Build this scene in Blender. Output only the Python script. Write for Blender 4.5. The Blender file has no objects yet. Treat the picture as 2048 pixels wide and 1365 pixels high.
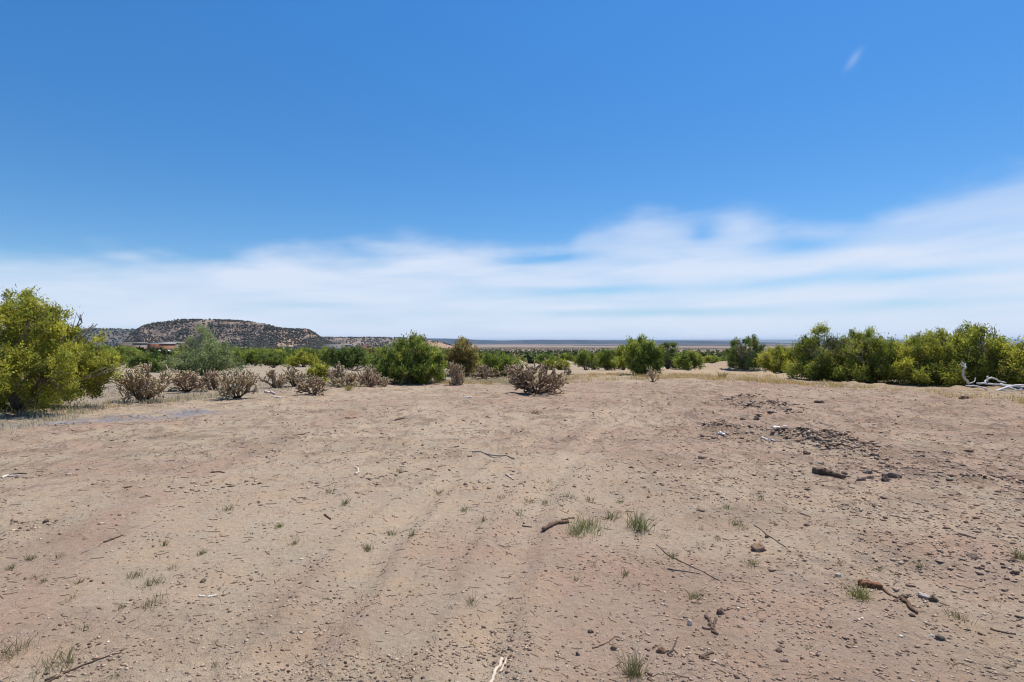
import bpy, math, random
import numpy as np
from mathutils import Vector

# ------------------------------------------------------------------ camera, sky, sun, exposure
SC = bpy.context.scene
COL = SC.collection
EYE = 1.6                       # camera height above the clearing
F = 1137.0                      # focal length in photo pixels (photo 2048 x 1365, horizon at 682.5)
CX, CY = 1024.0, 682.5
cam = bpy.data.cameras.new('camera')
cam.sensor_width = 36.0
cam.lens = 36.0 * F / 2048.0
cam.clip_start = 0.05
cam.clip_end = 150000.0
cam_o = bpy.data.objects.new('camera', cam)
COL.objects.link(cam_o)
cam_o.location = (0, 0, EYE)
cam_o.rotation_euler = (math.radians(90), 0, 0)
SC.camera = cam_o

SUN_EL = math.radians(67)
SUN_AZ = math.radians(44)       # from +Y (view direction), positive = right
sun_dir = Vector((math.sin(SUN_AZ) * math.cos(SUN_EL), math.cos(SUN_AZ) * math.cos(SUN_EL), math.sin(SUN_EL)))
sl = bpy.data.lights.new('sun', 'SUN')
sl.energy = 5.0
sl.angle = math.radians(0.53)
sl.color = (1.0, 0.935, 0.83)
so = bpy.data.objects.new('sun', sl)
COL.objects.link(so)
so.location = (0, 0, 50)
so.rotation_euler = (-sun_dir).to_track_quat('-Z', 'Y').to_euler()

SC.view_settings.view_transform = 'Standard'
SC.view_settings.look = 'None'
SC.view_settings.exposure = 0.12
SC.view_settings.gamma = 1.0
SC.view_settings.use_curve_mapping = False
SC.render.engine = 'CYCLES'
SC.cycles.use_denoising = True
SC.cycles.max_bounces = 8
SC.cycles.transparent_max_bounces = 8
SC.cycles.volume_bounces = 0
SC.cycles.filter_width = 1.1

SKY_STRENGTH = 0.10


class Nodes:
    """small helper to write node trees briefly"""
    def __init__(s, tree):
        s.t = tree
        tree.nodes.clear()

    def n(s, kind, **kw):
        nd = s.t.nodes.new(kind)
        for k, v in kw.items():
            setattr(nd, k, v)
        return nd

    def link(s, a, b):
        s.t.links.new(a, b)

    def val(s, sock, v):
        if hasattr(v, 'is_linked'):
            s.link(v, sock)
        else:
            sock.default_value = v

    def math(s, op, a, b=0.0, c=None, clamp=False):
        nd = s.n('ShaderNodeMath', operation=op, use_clamp=clamp)
        s.val(nd.inputs[0], a)
        s.val(nd.inputs[1], b)
        if c is not None:
            s.val(nd.inputs[2], c)
        return nd.outputs[0]

    def mix(s, f, a, b, blend='MIX'):
        nd = s.n('ShaderNodeMix', data_type='RGBA', blend_type=blend)
        s.val(nd.inputs[0], f)
        s.val(nd.inputs[6], a if hasattr(a, 'is_linked') else (*a, 1) if len(a) == 3 else a)
        s.val(nd.inputs[7], b if hasattr(b, 'is_linked') else (*b, 1) if len(b) == 3 else b)
        return nd.outputs[2]

    def ramp(s, f, lo, hi, smooth=True):
        nd = s.n('ShaderNodeMapRange', interpolation_type='SMOOTHSTEP' if smooth else 'LINEAR')
        s.val(nd.inputs[0], f)
        s.val(nd.inputs[1], lo)
        s.val(nd.inputs[2], hi)
        return nd.outputs[0]

    def noise(s, vec, scale, detail=3.0, rough=0.55, dist=0.0):
        nd = s.n('ShaderNodeTexNoise')
        if vec is not None:
            s.link(vec, nd.inputs['Vector'])
        nd.inputs['Scale'].default_value = scale
        nd.inputs['Detail'].default_value = detail
        nd.inputs['Roughness'].default_value = rough
        nd.inputs['Distortion'].default_value = dist
        return nd.outputs[0]


def build_world():
    w = bpy.data.worlds.new('World')
    SC.world = w
    w.use_nodes = True
    N = Nodes(w.node_tree)
    out = N.n('ShaderNodeOutputWorld')
    bg = N.n('ShaderNodeBackground')
    bg.inputs[1].default_value = SKY_STRENGTH
    N.link(bg.outputs[0], out.inputs[0])
    sky = N.n('ShaderNodeTexSky', sky_type='NISHITA')
    sky.sun_disc = False
    sky.sun_elevation = SUN_EL
    sky.sun_rotation = SUN_AZ
    sky.altitude = 1900.0
    sky.air_density = 1.0
    sky.dust_density = 0.4
    sky.ozone_density = 2.2
    hs = N.n('ShaderNodeHueSaturation')
    hs.inputs['Saturation'].default_value = 1.32
    hs.inputs['Value'].default_value = 1.42
    N.link(sky.outputs[0], hs.inputs['Color'])
    # direction -> azimuth and elevation in degrees
    tc = N.n('ShaderNodeTexCoord')
    sep = N.n('ShaderNodeSeparateXYZ')
    N.link(tc.outputs['Generated'], sep.inputs[0])
    az = N.math('MULTIPLY', N.math('ARCTAN2', sep.outputs[0], sep.outputs[1]), 57.2958)
    el = N.math('MULTIPLY', N.math('ARCSINE', sep.outputs[2]), 57.2958)
    fcv = N.n('ShaderNodeMapRange')
    N.link(el, fcv.inputs[0])
    for q, v in zip((1, 2, 3, 4), (2.0, 30.0, 1.06, 1.57)):
        fcv.inputs[q].default_value = v
    N.link(fcv.outputs[0], hs.inputs['Value'])
    skycol = N.mix(N.math('MULTIPLY', N.ramp(el, 8.0, 0.0), .8), hs.outputs[0], tuple(v / SKY_STRENGTH for v in (.355, .553, .79)))
    # streaky noise coordinates on the sky (cirrus drawn out sideways)
    cv = N.n('ShaderNodeCombineXYZ')
    N.link(N.math('MULTIPLY', az, 0.030), cv.inputs[0])
    N.link(N.math('SUBTRACT', N.math('MULTIPLY', el, 0.20), N.math('MULTIPLY', az, 0.008)), cv.inputs[1])
    streak = N.noise(cv.outputs[0], 2.6, 4.0, 0.48, 0.3)
    cv2 = N.n('ShaderNodeCombineXYZ')
    N.link(N.math('MULTIPLY', az, 0.075), cv2.inputs[0])
    N.link(N.math('MULTIPLY', el, 0.22), cv2.inputs[1])
    cv2.inputs[2].default_value = 4.7
    puffn = N.noise(cv2.outputs[0], 1.8, 4.0, 0.5, 0.3)
    # upper edge of the veil of cloud by azimuth, all the way round
    fc = N.n('ShaderNodeFloatCurve')
    pts = [(-180, 8.5), (-150, 9.5), (-110, 7.0), (-75, 7.5), (-45, 6.2), (-41, 6.4), (-30, 6.6), (-23, 8.2), (-14, 8.9), (-8, 9.6),
           (0, 8.6), (5, 9.2), (9, 11.6), (14, 12.0), (19, 11.3), (21, 11.9), (24, 11.2), (28, 9.8), (33, 10.6), (38, 12.0), (43, 13.0),
           (60, 12.0), (90, 9.0), (125, 8.0), (180, 8.5)]
    c = fc.mapping.curves[0]
    P = [((a + 180) / 360.0, e / 20.0) for a, e in pts]
    c.points[0].location = P[0]
    c.points[1].location = P[-1]
    for p in P[1:-1]:
        c.points.new(*p)
    fc.mapping.update()
    N.link(N.math('DIVIDE', N.math('ADD', az, 180.0), 360.0), fc.inputs['Value'])
    edge = N.math('MULTIPLY', fc.outputs[0], 20.0)
    edge = N.math('ADD', edge, N.math('MULTIPLY', N.math('SUBTRACT', puffn, 0.5), 5.0))
    veil = N.ramp(N.math('SUBTRACT', edge, el), -1.5, 2.2)
    body = N.math('MULTIPLY_ADD', N.ramp(streak, 0.30, 0.66), 0.36, 0.58)
    body = N.math('MULTIPLY', body, N.math('MULTIPLY_ADD', N.ramp(el, 11.5, 6.5), .48, .52))
    dens = N.math('MULTIPLY', veil, body)

    def blob(a, e, sa, se, amp, tilt=0.0):
        da = N.math('SUBTRACT', az, a)
        de = N.math('SUBTRACT', N.math('SUBTRACT', el, e), N.math('MULTIPLY', da, tilt))
        q = N.math('ADD', N.math('POWER', N.math('ABSOLUTE', N.math('DIVIDE', da, sa)), 2.0),
                   N.math('POWER', N.math('ABSOLUTE', N.math('DIVIDE', de, se)), 2.0))
        return N.math('MULTIPLY', N.math('EXPONENT', N.math('MULTIPLY', q, -1.0)), amp)

    # clear lanes between the streaks
    for b in ((10, 5.0, 13, .55, .62, .004), (34, 5.45, 11, .55, .62, .02), (12, 2.75, 14, .40, .50, .0), (36, 3.1, 9, .45, .45, .01), (-19.5, 3.4, 5, .32, .34, .0),
              (5, 8.2, 5, .55, .42, .09), (26.5, 8.5, 4.5, .8, .42, -.04), (18.5, 10.2, 1.3, 1.0, .30, .0),
              (-60, 5, 14, .7, .4, .02), (80, 4, 18, .9, .5, -.02), (130, 5, 20, .8, .5, .02), (-120, 4, 20, .9, .5, .0)):
        dens = N.math('SUBTRACT', dens, N.math('MULTIPLY', blob(*b), N.math('MULTIPLY_ADD', puffn, 1.2, 0.4)))
    dens = N.math('MAXIMUM', dens, 0.0)
    # brighter wisps
    for b in ((-34.3, 7.0, 1.3, .35, .40, .0), (31.0, 23.0, .55, .42, .22, .8), (-24.5, 5.9, 4.0, .75, .26, -.05), (31.5, 7.5, 4.5, .7, .38, .0),
              (40, 5.0, 8, .55, .30, .03), (7, 3.35, 4.5, .28, .32, .02), (22, 3.55, 4, .22, .36, .04), (24, 1.7, 12, .7, .22, .0), (5, 1.4, 6, .5, .20, .0),
              (13, 10.2, 4, 1.0, .18, .0), (22.5, 10.4, 2.2, 1.0, .22, .0), (-8, 8.2, 6, .6, .18, .06),
              (75, 8, 6, .7, .3, .0), (-80, 6, 5, .6, .3, .0)):
        dens = N.math('ADD', dens, N.math('MULTIPLY', blob(*b), N.math('MULTIPLY_ADD', puffn, 1.4, 0.3)))
    # whitening towards the horizon (dust and far cloud)
    dens = N.math('MAXIMUM', dens, N.math('MULTIPLY', N.ramp(el, 2.9, 0.0), 0.84))
    dens = N.math('MINIMUM', dens, 0.94)
    cl = (0.665, 0.742, 0.885)
    col = N.mix(dens, skycol, tuple(v / SKY_STRENGTH for v in cl))
    N.link(col, bg.inputs[0])


build_world()

# ------------------------------------------------------------------ numpy helpers
RNG = np.random.default_rng(7)


def _hash(ix, iy, seed):
    h = (ix.astype(np.int64) * 374761393 + iy.astype(np.int64) * 668265263 + seed * 974711) & 0x7fffffff
    h = ((h ^ (h >> 13)) * 1274126177) & 0x7fffffff
    h = h ^ (h >> 16)
    return (h & 0xffff) / 65535.0


def vnoise(x, y, seed=0):
    xi = np.floor(x)
    yi = np.floor(y)
    fx = x - xi
    fy = y - yi
    fx = fx * fx * (3 - 2 * fx)
    fy = fy * fy * (3 - 2 * fy)
    a = _hash(xi, yi, seed)
    b = _hash(xi + 1, yi, seed)
    c = _hash(xi, yi + 1, seed)
    d = _hash(xi + 1, yi + 1, seed)
    return (a * (1 - fx) + b * fx) * (1 - fy) + (c * (1 - fx) + d * fx) * fy


def fbm(x, y, seed=0, octv=4, gain=0.5):
    s = 0
    a = 1.0
    t = 0
    for i in range(octv):
        s = s + a * vnoise(x * 2.03 ** i + 17.3 * i, y * 2.03 ** i - 9.1 * i, seed + i)
        t += a
        a *= gain
    return s / t


def sstep(a, b, x):
    t = np.clip((x - a) / (b - a), 0, 1)
    return t * t * (3 - 2 * t)


def poly_dist(x, y, pts):
    d = np.full(np.shape(x), 1e9)
    for (ax, ay), (bx, by) in zip(pts[:-1], pts[1:]):
        vx, vy = bx - ax, by - ay
        L = vx * vx + vy * vy + 1e-9
        t = np.clip(((x - ax) * vx + (y - ay) * vy) / L, 0, 1)
        d = np.minimum(d, np.hypot(x - ax - t * vx, y - ay - t * vy))
    return d


def flat(px, py):
    """point on the level clearing seen at a photo pixel"""
    Y = F * EYE / (py - CY)
    return ((px - CX) / F * Y, Y)


# ------------------------------------------------------------------ terrain
DROP_R = [0, 27, 33, 40, 60, 100, 150, 250, 500, 1000, 2000, 4000, 8000, 15000, 90000]
DROP_Z = [0, 0, -.12, -.42, -1.35, -3.0, -4.7, -7.0, -11., -17., -28., -45., -64., -78., -78.]
BANKS = [  # pale earth banks beyond the clearing: x px, distance, half width m, height m
    (1018, 62, 2.6, 1.00), (1040, 60, 1.3, .8), (1062, 56, 3.2, .55), (1125, 58, 2.6, .85), (1143, 52, 1.6, .8), (1420, 55, 3.5, .65), (1452, 50, 2.5, .85),
    (570, 46, 2.5, .55), (262, 40, 2.6, .55)]
BANKS = [((p - CX) / F * d, d, w, h) for p, d, w, h in BANKS]
TRACKS = [[flat(*p) for p in t] for t in (
    [(560, 1365), (760, 1080), (930, 940), (1090, 865), (1230, 815), (1300, 790)],
    [(960, 1365), (1010, 1150), (1085, 985), (1180, 885), (1270, 825), (1330, 795)],
    [(620, 905), (690, 870), (760, 845), (860, 815)],
    [(1010, 905), (1090, 875), (1180, 845), (1260, 812)],
    [(0, 905), (250, 862), (480, 830), (700, 806), (900, 790)],
    [(0, 872), (250, 838), (480, 813), (660, 795)],
    [(1330, 812), (1450, 830), (1560, 850)],
    [(1660, 790), (1800, 800), (2100, 806)],
    [(1620, 830), (1850, 838), (2100, 842)],
)]
WINDROW = [flat(*p) for p in ((1400, 862), (1520, 880), (1590, 884), (1660, 890), (1730, 908), (1800, 932), (1870, 948), (1960, 968))]
WINDROW2 = [flat(*p) for p in ((1480, 806), (1530, 815), (1560, 830))]
WINDROW3 = [flat(*p) for p in ((1700, 1065), (1790, 1090), (1900, 1130), (2080, 1180))]


def H(x, y):
    x = np.asarray(x, float)
    y = np.asarray(y, float)
    r = np.hypot(x, y)
    z = np.interp(r, DROP_R, DROP_Z)
    a = np.arctan2(x, np.maximum(y, 1e-3))
    lat = np.interp(a, [-1.0, -.5, -.2, .1, 1.2], [.55, .62, .85, 1.0, 1.0])
    lat = lat + (1 - lat) * sstep(400, 1500, r)
    z = z * lat
    z = z + (fbm(x / 14, y / 14, 3, 3) - .5) * np.interp(r, [0, 10, 30, 60, 300], [.05, .12, .3, .7, 1.4])
    z = z + (fbm(x / 300, y / 300, 5, 3) - .5) * np.interp(r, [0, 200, 1000, 5000], [0, 0, 4, 9])
    for bx, by, w, h in BANKS:
        q = ((x - bx) / w) ** 2 + ((y - by) / (w * .55)) ** 2
        k = q < 3
        if k.any():
            z[k] += h * np.exp(-q[k] * q[k]) * (.75 + .5 * fbm(x[k] / .8, y[k] / .8, 31, 3))
    return z


def rubble(x, y):
    """0..1 how cloddy the dirt is"""
    m = sstep(-.6, 2.4, x - .16 * y + 1.6 * (fbm(x / 1.7, y / 1.7, 41, 3) - .5) * 2)
    m2 = sstep(.52, .70, fbm(x / 1.1, y / .8, 43, 3)) * .5
    d = poly_dist(x, y, WINDROW)
    m3 = np.exp(-(d / .55) ** 2)
    return np.clip(.10 + .62 * m + m2 + m3, 0, 1)


def micro(x, y):
    r = np.hypot(x, y)
    fade = 1 - sstep(28, 48, r)
    rb = rubble(x, y)
    z = (fbm(x / 1.3, y / 1.3, 11, 3) - .5) * .06
    z = z + (fbm(x / .33, y / .33, 13, 3) - .5) * (.012 + .040 * rb)
    z = z + (fbm(x / .085, y / .085, 17, 3) - .5) * (.006 + .018 * rb) * (1 - sstep(9, 16, r))
    # scuffed lumps further off
    z = z + np.maximum(fbm(x / .55, y / .38, 19, 3) - .52, 0) * .40 * sstep(7, 13, r) * (.35 + .65 * rb)
    for t in TRACKS:
        d = poly_dist(x, y, t) + (fbm(x / .5, y / .5, 23, 2) - .5) * .12
        z = z - .035 * np.exp(-(d / .13) ** 2) + .022 * np.exp(-((np.abs(d) - .24) / .08) ** 2)
    n = fbm(x / .22, y / .22, 29, 3)
    z = z + .22 * np.exp(-(poly_dist(x, y, WINDROW) / .30) ** 2) * (.15 + 1.1 * n) * sstep(.32, .62, fbm(x / 1.0, y / 1.0, 37, 2))
    z = z + .16 * np.exp(-(poly_dist(x, y, WINDROW2) / .30) ** 2) * (.2 + n)
    z = z + .09 * np.exp(-(poly_dist(x, y, WINDROW3) / .28) ** 2) * (.1 + n)
    return z * fade


def G(x, y):
    return H(x, y) + micro(x, y)


def ground_z(x, y):
    return float(G(np.array([x]), np.array([y]))[0])


def hit(px, py):
    """where the view ray of a photo pixel meets the terrain"""
    dx, dz = (px - CX) / F, -(py - CY) / F
    if py - CY > 75:
        return hits([px], [py])[0]
    Y = np.geomspace(15.0, 400, 700)
    z = H(dx * Y, Y)
    i = int(np.argmax(z > EYE + dz * Y))
    Yh = Y[i] if i else F * EYE / max(py - CY, .1)
    return np.array([dx * Yh, Yh, ground_z(dx * Yh, Yh)])


def hits(px, py):
    """the same for many pixels of the near clearing at once"""
    px, py = np.asarray(px, float), np.asarray(py, float)
    dx = (px - CX) / F
    Y = F * EYE / (py - CY)
    for _ in range(4):
        Y = .5 * Y + .5 * F * (EYE - H(dx * Y, Y)) / (py - CY)
    return np.stack([dx * Y, Y, G(dx * Y, Y)], 1)


def at_depth(px, Y):
    x = (px - CX) / F * Y
    return np.array([x, Y, ground_z(x, Y)])


# ------------------------------------------------------------------ mesh + object helpers
def mk(name, V, Fc, mat, parent=None, loc=None, cols=None, smooth=False):
    V = np.ascontiguousarray(V, dtype=np.float32)
    Fc = np.ascontiguousarray(Fc, dtype=np.int32)
    me = bpy.data.meshes.new(name)
    k = Fc.shape[1]
    me.vertices.add(len(V))
    me.vertices.foreach_set('co', V.ravel())
    me.loops.add(Fc.size)
    me.loops.foreach_set('vertex_index', Fc.ravel())
    me.polygons.add(len(Fc))
    me.polygons.foreach_set('loop_start', np.arange(0, Fc.size, k, dtype=np.int32))
    me.polygons.foreach_set('loop_total', np.full(len(Fc), k, dtype=np.int32))
    if smooth:
        me.polygons.foreach_set('use_smooth', np.ones(len(Fc), dtype=bool))
    if cols is not None:
        c = np.ones((len(V), 4), dtype=np.float32)
        c[:, :np.shape(cols)[1]] = cols
        a = me.color_attributes.new('Col', 'FLOAT_COLOR', 'POINT')
        a.data.foreach_set('color', c.ravel())
    me.update(calc_edges=True)
    me.materials.append(mat)
    o = bpy.data.objects.new(name, me)
    COL.objects.link(o)
    if parent is not None:
        o.parent = parent
    if loc is not None:
        o.location = [float(v) for v in loc]
    return o


def tag(o, label=None, cat=None, group=None, kind=None):
    if label:
        o['label'] = label
    if cat:
        o['category'] = cat
    if group:
        o['group'] = group
    if kind:
        o['kind'] = kind
    return o


def empty(name, loc, label, cat, group=None):
    o = bpy.data.objects.new(name, None)
    COL.objects.link(o)
    o.location = [float(v) for v in loc]
    o.empty_display_size = .2
    return tag(o, label, cat, group)


class Parts:
    """collects tubes and boxes (quads only) into one mesh"""
    def __init__(s):
        s.v, s.f, s.c, s.n = [], [], [], 0

    def add(s, V, Q, col=None):
        s.v.append(V)
        s.f.append(np.asarray(Q) + s.n)
        s.c.append(np.tile(np.array(col if col is not None else (1, 1, 1), float), (len(V), 1)))
        s.n += len(V)

    def tube(s, pts, rad, sides=6, col=None, cap=True, rough=0.0, flatten=1.0):
        pts = np.asarray(pts, float)
        rad = np.asarray(rad, float) * np.ones(len(pts))
        if cap:
            pts = np.vstack([pts[:1], pts, pts[-1:]])
            rad = np.concatenate([[rad[0] * .05], rad, [rad[-1] * .05]])
        T = np.gradient(pts, axis=0)
        if cap:
            T[0], T[1], T[-1], T[-2] = pts[2] - pts[1], pts[2] - pts[1], pts[-2] - pts[-3], pts[-2] - pts[-3]
        T /= np.linalg.norm(T, axis=1)[:, None] + 1e-9
        ref = np.array([0, 0, 1.0]) if abs(T[:, 2].mean()) < .85 else np.array([1.0, 0, 0])
        U = np.cross(T, ref)
        U /= np.linalg.norm(U, axis=1)[:, None] + 1e-9
        W = np.cross(U, T)
        a = np.arange(sides) / sides * 2 * np.pi
        R = rad[:, None] * (1 + (rough * (RNG.random((len(pts), sides)) - .5) if rough else 0))
        V = pts[:, None] + R[..., None] * (np.cos(a)[None, :, None] * U[:, None] + flatten * np.sin(a)[None, :, None] * W[:, None])
        n = len(pts)
        i = np.arange(n - 1)[:, None] * sides
        j = np.arange(sides)[None]
        k = (j + 1) % sides
        Q = np.stack([i + j, i + k, i + sides + k, i + sides + j], -1).reshape(-1, 4)
        s.add(V.reshape(-1, 3), Q, col)

    def box(s, lo, hi, col=None):
        (x0, y0, z0), (x1, y1, z1) = lo, hi
        V = np.array([(x0, y0, z0), (x1, y0, z0), (x1, y1, z0), (x0, y1, z0), (x0, y0, z1), (x1, y0, z1), (x1, y1, z1), (x0, y1, z1)], float)
        s.add(V, [(0, 3, 2, 1), (4, 5, 6, 7), (0, 1, 5, 4), (1, 2, 6, 5), (2, 3, 7, 6), (3, 0, 4, 7)], col)

    def build(s, name, mat, parent=None, loc=None, smooth=False):
        return mk(name, np.vstack(s.v), np.vstack(s.f), mat, parent, loc, np.vstack(s.c), smooth)


# ------------------------------------------------------------------ materials
def material(name):
    m = bpy.data.materials.new(name)
    m.use_nodes = True
    N = Nodes(m.node_tree)
    out = N.n('ShaderNodeOutputMaterial')
    p = N.n('ShaderNodeBsdfPrincipled')
    p.inputs['Specular IOR Level'].default_value = .2
    N.link(p.outputs[0], out.inputs[0])
    return m, N, p, out


def mat_col(name, rough=.85, var=.25, scale=20.0, bump=0.0, tint=(1, 1, 1)):
    """vertex colour 'Col' with grain"""
    m, N, p, out = material(name)
    at = N.n('ShaderNodeAttribute', attribute_name='Col')
    tc = N.n('ShaderNodeTexCoord')
    nz = N.noise(tc.outputs['Object'], scale, 4.0)
    f = N.math('MULTIPLY_ADD', nz, 2 * var, 1 - var)
    c = N.mix(1.0, at.outputs[0], tint, 'MULTIPLY')
    mm = N.n('ShaderNodeVectorMath', operation='SCALE')
    N.link(c, mm.inputs[0])
    N.link(f, mm.inputs[3])
    N.link(mm.outputs[0], p.inputs['Base Color'])
    p.inputs['Roughness'].default_value = rough
    if bump:
        b = N.n('ShaderNodeBump')
        b.inputs['Strength'].default_value = .6
        b.inputs['Distance'].default_value = bump
        N.link(nz, b.inputs['Height'])
        N.link(b.outputs[0], p.inputs['Normal'])
    return m


def mat_leaf(name, transl=.32):
    m, N, p, out = material(name)
    at = N.n('ShaderNodeAttribute', attribute_name='Col')
    N.link(at.outputs[0], p.inputs['Base Color'])
    p.inputs['Roughness'].default_value = .62
    p.inputs['Specular IOR Level'].default_value = .3
    tr = N.n('ShaderNodeBsdfTranslucent')
    c = N.mix(1.0, at.outputs[0], (1.1, 1.15, .75), 'MULTIPLY')
    N.link(c, tr.inputs[0])
    mx = N.n('ShaderNodeMixShader')
    mx.inputs[0].default_value = transl
    N.link(p.outputs[0], mx.inputs[1])
    N.link(tr.outputs[0], mx.inputs[2])
    N.link(mx.outputs[0], out.inputs[0])
    return m


def mat_ground():
    m, N, p, out = material('dirt')
    at = N.n('ShaderNodeAttribute', attribute_name='Col')
    tc = N.n('ShaderNodeTexCoord')
    v = tc.outputs['Object']
    n1 = N.noise(v, 2.2, 5.0, .6, .3)
    n2 = N.noise(v, 22.0, 4.0, .65)
    n3 = N.noise(v, 150.0, 3.0, .7)
    # coarse sand grains
    vo = N.n('ShaderNodeTexVoronoi')
    N.link(v, vo.inputs['Vector'])
    vo.inputs['Scale'].default_value = 110.0
    c = N.mix(N.ramp(n1, .38, .66), N.mix(1.0, at.outputs[0], (.97, .99, 1.02), 'MULTIPLY'), N.mix(1.0, at.outputs[0], (1.03, .98, .95), 'MULTIPLY'))
    k = N.math('ADD', N.math('MULTIPLY', n2, .55), N.math('MULTIPLY', n3, .85))
    k = N.math('ADD', k, .30)
    mm = N.n('ShaderNodeVectorMath', operation='SCALE')
    N.link(c, mm.inputs[0])
    N.link(k, mm.inputs[3])
    dark = N.math('MULTIPLY', N.ramp(vo.outputs['Distance'], .22, .10), N.ramp(N.noise(v, 30.0, 2.0), .50, .64))
    c = N.mix(N.math('MULTIPLY', dark, .75), mm.outputs[0], (.085, .055, .04))
    vo2 = N.n('ShaderNodeTexVoronoi')
    N.link(v, vo2.inputs['Vector'])
    vo2.inputs['Scale'].default_value = 42.0
    lite = N.math('MULTIPLY', N.ramp(vo2.outputs['Distance'], .13, .07), N.ramp(N.noise(v, 9.0, 2.0), .60, .70))
    c = N.mix(N.math('MULTIPLY', lite, .55), c, (.55, .49, .42))
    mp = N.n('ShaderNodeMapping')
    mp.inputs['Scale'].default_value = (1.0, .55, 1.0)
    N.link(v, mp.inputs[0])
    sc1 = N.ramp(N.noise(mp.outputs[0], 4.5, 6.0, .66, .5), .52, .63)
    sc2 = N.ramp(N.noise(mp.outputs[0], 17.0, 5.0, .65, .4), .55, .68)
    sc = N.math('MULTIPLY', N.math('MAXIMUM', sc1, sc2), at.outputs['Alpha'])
    c = N.mix(N.math('MULTIPLY', sc, .70), c, (.185, .13, .095))  # dark marks paint in the shade of clods and holes, plus dead plant litter
    N.link(c, p.inputs['Base Color'])
    p.inputs['Roughness'].default_value = .95
    p.inputs['Specular IOR Level'].default_value = .1
    h = N.math('ADD', N.math('ADD', N.math('MULTIPLY', n2, 1.0), N.math('MULTIPLY', n3, .45)), N.math('MULTIPLY', sc, -.8))
    b = N.n('ShaderNodeBump')
    b.inputs['Strength'].default_value = .9
    b.inputs['Distance'].default_value = .034
    N.link(h, b.inputs['Height'])
    N.link(b.outputs[0], p.inputs['Normal'])
    return m


M_GROUND = mat_ground()
M_CLOD = mat_col('clod', .95, .25, 60, .004)
M_LEAF = mat_leaf('juniper_foliage', .48)
M_BLADE = mat_leaf('grass_blade', .42)
M_BARK = mat_col('bark', .9, .35, 30, .01)
M_WOOD = mat_col('weathered_wood', .8, .22, 45, .004)
M_CHOLLA = mat_col('cholla_stem', .85, .25, 40)
M_FAR = mat_col('hillside', .95, .18, .02)
M_SCRUB = mat_col('scrub', .9, .2, .5)
M_PLASTER = mat_col('stucco', .9, .08, 2.0)

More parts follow.
